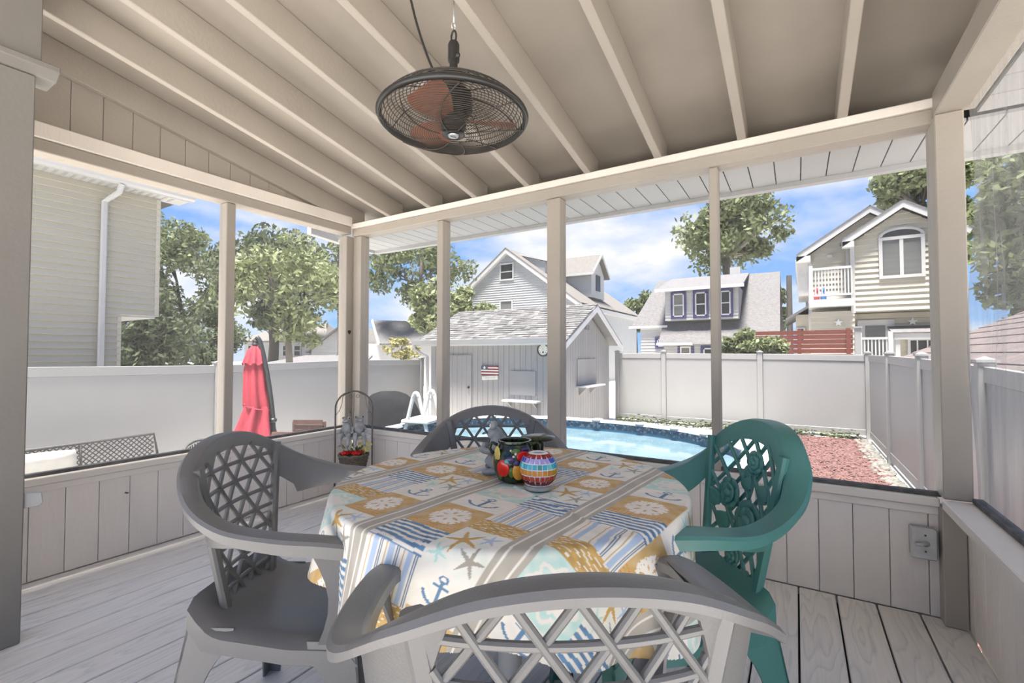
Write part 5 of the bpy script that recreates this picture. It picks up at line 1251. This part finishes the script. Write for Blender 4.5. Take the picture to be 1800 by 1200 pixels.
obj('side_eave', MB().prism([(.12, 3.3 + g_), (.42, 3.3 + g_), (.42, 4.7 + g_), (.02, 4.7 + g_)], 'y', .9, 3.5), mat('soffit_grey', (.5, .49, .47), .7), h4)
for a, b, y0, z0, z1 in ((1.66, 1.78, -.05, 2.5, 4.95), (.42, .54, .85, .5, 4.7), (1.60, 1.70, .84, 2.6, 5.0)): obj('corner_trim', MB().b2((a, y0, z0 + g_), (b, y0 + .06, z1 + g_)), TRIMW, h4)
wn = window(h4, 2.44, 3.64, 3.62 + g_, 5.02 + g_, gm_=GLASSB, split=False, vsplit=True, fw_=.10)
mb = MB(); n_ = 12
pts = [(3.04 + .60 * math.cos(math.pi * q / n_), 5.02 + g_ + .30 * math.sin(math.pi * q / n_)) for q in range(n_ + 1)]
pin = [(3.04 + .50 * math.cos(math.pi * q / n_), 5.04 + g_ + .20 * math.sin(math.pi * q / n_)) for q in range(n_ + 1)]
for q in range(n_): mb.prism([pts[q], pts[q + 1], pin[q + 1], pin[q]], 'y', -.105, -.053)
obj('window_arch', mb, TRIMW, h4); obj('arch_pane', MB().prism(pin, 'y', -.075, -.056), GLASS, h4)
bl = obj('balcony_floor', MB().b2((.42, -.35, 3.0 + g_ - .25), (1.72, .9, 3.0 + g_)), TRIMW, h4)
rl = obj('balcony_railing', MB().b2((.50, -.33, 4.05 + g_), (1.66, -.25, 4.13 + g_)).b2((.50, -.32, 3.12 + g_), (1.66, -.26, 3.19 + g_)).b2((.42, -.34, 3.001 + g_), (.54, -.22, 4.22 + g_)), TRIMW, h4)
for q in range(12): obj('baluster', MB().b2((.60 + .095 * q, -.31, 3.19 + g_), (.64 + .095 * q, -.27, 4.05 + g_)), TRIMW, rl)
obj('porch_lamp', MB().b2((1.02, .80, 4.68 + g_), (1.18, .89, 4.76 + g_)), TRIMW, h4)
dr4 = obj('door', MB().b2((1.88, .60, 0), (2.92, .66, 2.28 + g_)), TRIMW, h4); obj('door_pane', MB().b2((2.10, .585, .9 + g_), (2.66, .599, 2.08 + g_)), GLASSB, dr4)
for x_ in (1.28, 3.40): 
    pts = []
    for q in range(10): a = math.pi / 2 + math.pi * q / 5; r_ = .15 if q % 2 == 0 else .06; pts.append((x_ + r_ * math.cos(a), 2.18 + g_ + r_ * math.sin(a)))
    obj('wall_star', MB().prism(pts, 'y', (-.075 if x_ < 2 else .62), (-.053 if x_ < 2 else .648)), mat('star_metal', (.55, .55, .53), .4, metal=.3), h4)
obj('side_bump', MB().b2((.0, 1.2, 0), (.44, 5, 2.6 + g_)), CRM, h4); slab(h4, 'side_bump_roof', [(-.35, .9, 2.45 + g_), (.45, .9, 2.95 + g_), (.45, 5.2, 2.95 + g_), (-.35, 5.2, 2.45 + g_)], .08, RFG)
window(h4, .02, .30, 1.5 + g_, 2.1 + g_, y=1.19, fw_=.05, split=False)
ca_ = obj('canopy', MB().prism([(-.5, 1.75), (.7, 2.0), (.7, 1.9), (-.5, 1.55)], 'x', 2.75, 4.6), TRIMW, h4); ca_.location.z = g_ 
slab(h4, 'canopy_roof', [(2.7, -.55, 1.78 + g_), (4.65, -.55, 1.78 + g_), (4.65, .7, 2.05 + g_), (2.7, .7, 2.05 + g_)], .03, RFG)
obj('canopy_post', MB().b2((2.78, -.45, 0), (2.90, -.33, 1.60 + g_)), TRIMW, h4)
wq = window(h4, 3.25, 4.3, .98 + g_, 1.62 + g_, y=.646, fw_=.08, split=False)
for q in (1, 2, 3): obj('glazing_bar', MB().b2((3.25 + .26 * q - .02, .60, 1.06 + g_), (3.25 + .26 * q + .02, .632, 1.54 + g_)), TRIMW, wq)
pr = obj('porch_railing', MB().b2((1.80, -1.0, 1.55 + g_), (2.62, -.93, 1.62 + g_)).b2((1.72, -1.05, 0), (1.84, -.92, 1.78 + g_)).b2((2.52, -1.05, 0), (2.64, -.92, 1.80 + g_)), TRIMW, h4)
for q in range(7): obj('baluster', MB().b2((1.90 + .095 * q, -.98, .6 + g_), (1.935 + .095 * q, -.94, 1.55 + g_)), TRIMW, pr)
# toys on the balcony
for q, (nm, lb, c, x_) in enumerate((('toy_red', 'pink and red toy on the balcony floor behind the railing', (.6, .12, .16), .66), ('toy_blue', 'blue toy on the balcony floor behind the railing', (.10, .25, .55), .86))):
    t_ = thing('toy', lb, 'toy', (x_, 20.0, G + 3.001 + g_)); obj('toy_body', MB().lathe([(.09, 0), (.10, .2), (.06, .28), (.08, .36), (.05, .46), (0, .48)], n=12), mat('toy_paint_%d' % q, c, .5), t_, smooth=2)
# --- red slatted fence, white post beside it
rf = thing('red_slat_fence', 'red-brown horizontal slat fence beyond the back fence', 'fence', (-1.2, 16, G))
RW = mat('red_stain', (.13, .036, .024), .6, .2, 10, (1, 1, 6))
for q in range(7): obj('slat', MB().b2((.0, 0, 1.25 + g_ - .01 - .0 + .135 * (q - 3)), (2.55, .03, 1.25 + g_ + .105 + .135 * (q - 3))), RW, rf)
for x_ in (.03, 1.28, 2.45): obj('post', MB().b2((x_ - .05, -.05, 0), (x_ + .05, -.001, 1.80 + g_)), RW, rf)
wp = obj('white_post', MB().b2((-.07, -.07, 0), (.07, .07, 2.65)).b2((-.10, -.10, 2.65), (.10, .10, 2.69)), WHITE); wp.location = (1.46, 16, G); tag(wp, 'white square post at the end of the red slat fence', 'post')
# --- utility pole
up_ = obj('utility_pole', MB().lathe([(.16, 0), (.12, 6.0), (0, 6.0)], n=14), mat('grey_pole_wood', (.12, .112, .104), .9, .15, 9, (1, 1, .1)), smooth=2); up_.location = (-.27, 28, G); tag(up_, 'weathered wooden utility pole beside the cream balcony house', 'pole')
# --- neighbour shed with pink-grey shingles, seen over the right fence
h5 = thing('shingled_outbuilding', 'low outbuilding with pink-grey shingle roof beyond the right fence', 'shed', (1.75, 6.0, G))
PK = [mat('pink_grey_shingle_%d' % q, c, .9, .15, 15) for q, c in enumerate(((.12, .098, .094), (.135, .103, .10), (.105, .092, .09)))]
obj('wall_core', MB().b2((.35, 1.0, 0), (3.0, 8, .95 + g_)).prism([(.35, .95 + g_), (3.0, .95 + g_), (2.6, 1.95 + g_)], 'y', 1.0, 8), CRM, h5)
for r_ in range(9):
    s0, s1 = r_ / 9, (r_ + 1.12) / 9; y = .7; off = .15 * (r_ % 2)
    while y < 8.3:
        y2 = min(y + .30 + off, 8.3); off = 0
        a = Vector((.0 + 2.6 * s0, 0, .80 + 1.25 * s0 + g_ + .03)); b = Vector((2.6 * s1, 0, .80 + 1.25 * s1 + g_ + .012))
        obj('shingle', MB().add([(a.x, y + .004, a.z), (a.x, y2 - .004, a.z), (b.x, y2 - .004, b.z), (b.x, y + .004, b.z), (a.x, y + .004, a.z - .03), (a.x, y2 - .004, a.z - .03), (b.x, y2 - .004, b.z - .03), (b.x, y + .004, b.z - .03)], [(0, 1, 2, 3), (4, 7, 6, 5), (0, 4, 5, 1), (1, 5, 6, 2), (2, 6, 7, 3), (3, 7, 4, 0)]), PK[(r_ * 5 + int(y * 3)) % 3], h5)
        y = y2
obj('rake_board', MB().prism([(.0, .62 + g_), (2.6, 1.85 + g_), (2.6, 2.03 + g_), (.0, .80 + g_)], 'y', .62, .69), TRIMW, h5)
# --- far white cottages behind the left fence
h6 = thing('far_white_cottage', 'small white house with dark hip roof far behind the red umbrella', 'house', (-29.6, 20.2, G), R(31.5))
obj('wall', MB().b2((-4.2, 0, 0), (.4, 5, 2.0 + g_)), WSD2, h6)
slab(h6, 'roof_slope', [(-4.5, -.4, 1.98 + g_), (1.6, -.4, 1.98 + g_), (.7, 2.5, 3.35 + g_), (-2.4, 2.5, 3.35 + g_)], .1, RFB); slab(h6, 'roof_slope', [(1.6, -.4, 1.98 + g_), (1.6, 5.4, 1.98 + g_), (.7, 2.5, 3.35 + g_)], .1, RFB)
for a in (-3.95, -1.5, -.7): window(h6, a, a + .5, .9 + g_, 1.7 + g_, y=-.001, fw_=.06)
h7 = thing('far_gable_cottage', 'small white gable-front house far behind the corner post', 'house', (-24.4, 19.4, G), R(31.5))
gp7 = [(-2.0, 0), (2.0, 0), (2.0, 1.35 + g_), (0, 2.85 + g_), (-2.0, 1.35 + g_)]
siding(h7, gp7, .2, WSD2, join=True); obj('wall_core', MB().prism(gp7, 'y', .001, 6), WSD2, h7)
window(h7, -.35, .02, 1.72 + g_, 2.45 + g_, fw_=.06); window(h7, -.5, .35, .7 + g_, 1.1 + g_, fw_=.06, split=False)
for s in (-1, 1): slab(h7, 'roof_slope', [(0, -.3, 2.98 + g_), (0, 6.2, 2.98 + g_), (s * 2.3, 6.2, 1.22 + g_), (s * 2.3, -.3, 1.22 + g_)], .1, RFB)
h8 = thing('far_grey_roof_house', 'low house with broad grey roof beyond the left end of the shed', 'house', (-20.2, 20.4, G), R(31.5))
obj('wall', MB().b2((-2.2, 0, 0), (3.2, 5, 1.7 + g_)), WSD2, h8)
slab(h8, 'roof_slope', [(-1.3, -.4, 1.7 + g_), (3.6, -.4, 1.7 + g_), (2.4, 2.6, 3.2 + g_), (-2.6, 2.6, 3.3 + g_)], .1, RFG)
obj('rake_board', MB().bar([Vector((-2.65, 2.5, 3.3 + g_)), Vector((-1.35, -.45, 1.66 + g_))], None, (0, 1, .3), .20, .08), TRIMW, h8)
h9 = thing('far_garage', 'low garage with dark shingle roof just above the left fence', 'garage', (-16.6, 12.4, G), R(31.5))
obj('wall', MB().b2((-2.8, .2, 0), (1.3, 2.2, .7 + g_)), WSD2, h9)
slab(h9, 'roof_slope', [(-3.1, 0, .62 + g_), (1.5, 0, .66 + g_), (1.4, 1.6, 1.02 + g_), (-1.6, 1.6, 1.02 + g_)], .08, RFG)

# ================================================================ TREES
BARK = mat('pale_bark', (.14, .127, .11), .9, .25, 12, (1, 1, .25), bump=.5, bscale=20); BARKD = mat('dark_bark', (.045, .04, .034), .9, .25, 12, (1, 1, .25))
def leafmat(name, c1, c2):
    m = bpy.data.materials.new(name); m.use_nodes = True; n_ = m.node_tree.nodes; l_ = m.node_tree.links
    b = n_['Principled BSDF']; b.inputs['Roughness'].default_value = .6; b.inputs['Specular IOR Level'].default_value = .25
    ge = n_.new('ShaderNodeNewGeometry'); r_ = n_.new('ShaderNodeValToRGB'); e = r_.color_ramp.elements; e[0].color = c1 + (1,); e[1].color = c2 + (1,)
    l_.new(ge.outputs['Random Per Island'], r_.inputs[0]); l_.new(r_.outputs[0], b.inputs['Base Color'])
    tl = n_.new('ShaderNodeBsdfTranslucent'); l_.new(r_.outputs[0], tl.inputs[0]); mx_ = n_.new('ShaderNodeMixShader'); mx_.inputs[0].default_value = .3
    l_.new(b.outputs[0], mx_.inputs[1]); l_.new(tl.outputs[0], mx_.inputs[2]); l_.new(mx_.outputs[0], n_['Material Output'].inputs[0]); return m
LD = leafmat('dark_foliage', (.052, .066, .038), (.125, .148, .084)); LM = leafmat('mid_foliage', (.075, .096, .046), (.175, .20, .10)); LL = leafmat('light_foliage', (.13, .16, .07), (.265, .29, .155)); LR = leafmat('autumn_foliage', (.16, .20, .07), (.42, .34, .16))
def tree(name, label, x, y, zc, rx_, rz2, lm, nl, ls, seed, trunk=True, bark=BARKD, clumps=26, tr=.22, base=G, fork=5, gap=.0, cat='tree', squash=1.):
    rnd = np.random.RandomState(seed)
    t = thing(name, label, cat, (x, y, base)); zc -= base
    cl_ = []
    for q in range(clumps):
        v = rnd.normal(size=3); v /= np.linalg.norm(v); r_ = rnd.uniform(.45, .92)
        cl_.append((v[0] * rx_ * r_, v[1] * rx_ * r_ * squash, zc + v[2] * rz2 * r_, rnd.uniform(.22, .42) * (rx_ + rz2) / 2))
    if trunk:
        zb = zc - rz2 * .55
        mb = MB().tube([(0, 0, 0), (.05 * rx_, .02, zb * .5), (-.03 * rx_, 0, zb)], [tr, tr * .8, tr * .65], 8)
        for q in range(fork):
            c = cl_[q]; m_ = Vector((c[0] * .45, c[1] * .45, (zb + c[2]) / 2)); mb.tube([(-.03 * rx_, 0, zb * .96), m_ + Vector(rnd.uniform(-.1, .1, 3) * rx_), (c[0], c[1], c[2])], [tr * .5, tr * .33, tr * .12], 6)
            for w_ in range(2):
                e = Vector((c[0], c[1], c[2])) + Vector(rnd.normal(size=3) * c[3] * .5); mb.tube([m_, m_.lerp(e, .5) + Vector(rnd.uniform(-.05, .05, 3) * rx_), e], [tr * .25, tr * .14, tr * .06], 5)
        obj('trunk', mb, bark, t, smooth=True, fix=False)
    n_ = nl; ci_ = rnd.randint(0, clumps, n_); C_ = np.array(cl_)[ci_]
    v = rnd.normal(size=(n_, 3)); v /= np.linalg.norm(v, axis=1)[:, None]; rr = rnd.rand(n_) ** .45
    p = C_[:, :3] + v * (C_[:, 3] * rr)[:, None] * np.array([1, squash ** .5, .75])
    a = rnd.normal(size=(n_, 3)); a /= np.linalg.norm(a, axis=1)[:, None]; b = np.cross(a, rnd.normal(size=(n_, 3))); b /= np.linalg.norm(b, axis=1)[:, None]
    l = (ls * rnd.uniform(.6, 1.3, n_))[:, None]
    vs = np.stack([p - a * l, p - b * l * .45, p + a * l, p + b * l * .45], 1).reshape(-1, 3)
    me = bpy.data.meshes.new('foliage'); me.from_pydata(vs.tolist(), [], np.arange(4 * n_).reshape(-1, 4).tolist()); me.materials.append(lm)
    o = bpy.data.objects.new('foliage', me); link(o, t); o['kind'] = 'stuff'
    return t
tree('maple_tree', 'tall dark-leaved tree standing behind the left screen post', -27.5, 16.6, 6.2, 4.0, 3.6, LD, 12000, .19, 1, clumps=34, tr=.35)
tree('maple_tree', 'dark bushy tree rising beside the corner of the cream house', -36.5, 15.6, 6.0, 3.7, 4.6, LM, 9500, .19, 2, clumps=26, tr=.25)
tree('evergreen_tree', 'dense dark evergreen below the overhang of the cream house', -18.6, 6.7, 1.75, 1.7, 1.9, LD, 8000, .11, 3, clumps=24, tr=.2)
tree('evergreen_tree', 'dense low evergreen just above the fence beside the left screen post', -21.3, 9.8, 1.7, 1.9, 2.0, LD, 6500, .11, 23, clumps=22, tr=.2)
tree('dogwood_tree', 'light green tree with pale forked trunk above the red umbrella', -15.2, 9.75, 3.3, 2.0, 2.1, LL, 3600, .12, 4, bark=BARK, clumps=30, tr=.15, fork=9)
tree('slim_tree', 'thin crooked tree with sparse leaves beside the corner post', -18.8, 14.7, 5.0, 1.0, 1.7, LL, 1500, .14, 5, bark=BARK, clumps=16, tr=.14, fork=8)
tree('oak_tree', 'broad tree with open crown behind the far grey roof', -20.7, 22.5, 6.6, 3.4, 2.7, LM, 6000, .17, 6, clumps=34, tr=.3, bark=BARK, fork=9)
tree('wisteria_tree', 'bright green leafy tree hanging over the left end of the shed', -12.3, 14.6, 2.75, 2.0, 1.15, LL, 6500, .13, 7, clumps=28, tr=.14)
tree('small_shrub', 'loose yellow-green shrub peeking over the fence beside the shed downspout', -9.9, 9.95, 1.2, .55, .42, LR, 900, .06, 8, clumps=14, tr=.04, cat='shrub')
tree('locust_tree', 'round-crowned tree rising behind the blue-trim cottage', -4.5, 39.5, 10.9, 4.4, 3.5, LM, 8000, .24, 9, clumps=44, tr=.45, bark=BARK, fork=10)
tree('locust_tree', 'leafy tree behind the twin gables of the cream balcony house', 7.2, 39.0, 11.6, 3.6, 3.0, LM, 9000, .24, 10, clumps=30, tr=.4)
tree('young_tree', 'narrow tree beside the utility pole', -1.2, 41.7, 4.2, .9, 2.0, LM, 1600, .2, 11, clumps=14, tr=.15)
tree('young_tree', 'small tree between the white gabled house and the cottage', -12.4, 41.7, 5.2, 1.4, 2.4, LM, 2000, .22, 12, clumps=16, tr=.15)
tree('trailing_shrub', 'light green trailing shrub spilling over the back fence before the red slats', -1.0, 13.75, 1.28, .95, .34, LL, 3600, .075, 13, clumps=30, tr=.05, cat='shrub', squash=.45)
tree('yard_tree', 'leafy tree filling the view through the dusty right screen', 5.9, 17.3, 4.4, 2.2, 2.8, LM, 9000, .15, 14, clumps=30, tr=.3)
tree('yard_tree', 'taller tree standing behind the shingled outbuilding', 9.0, 24.5, 6.5, 3.4, 4.0, LM, 9000, .2, 15, clumps=30, tr=.35)
bpy.context.view_layer.update()
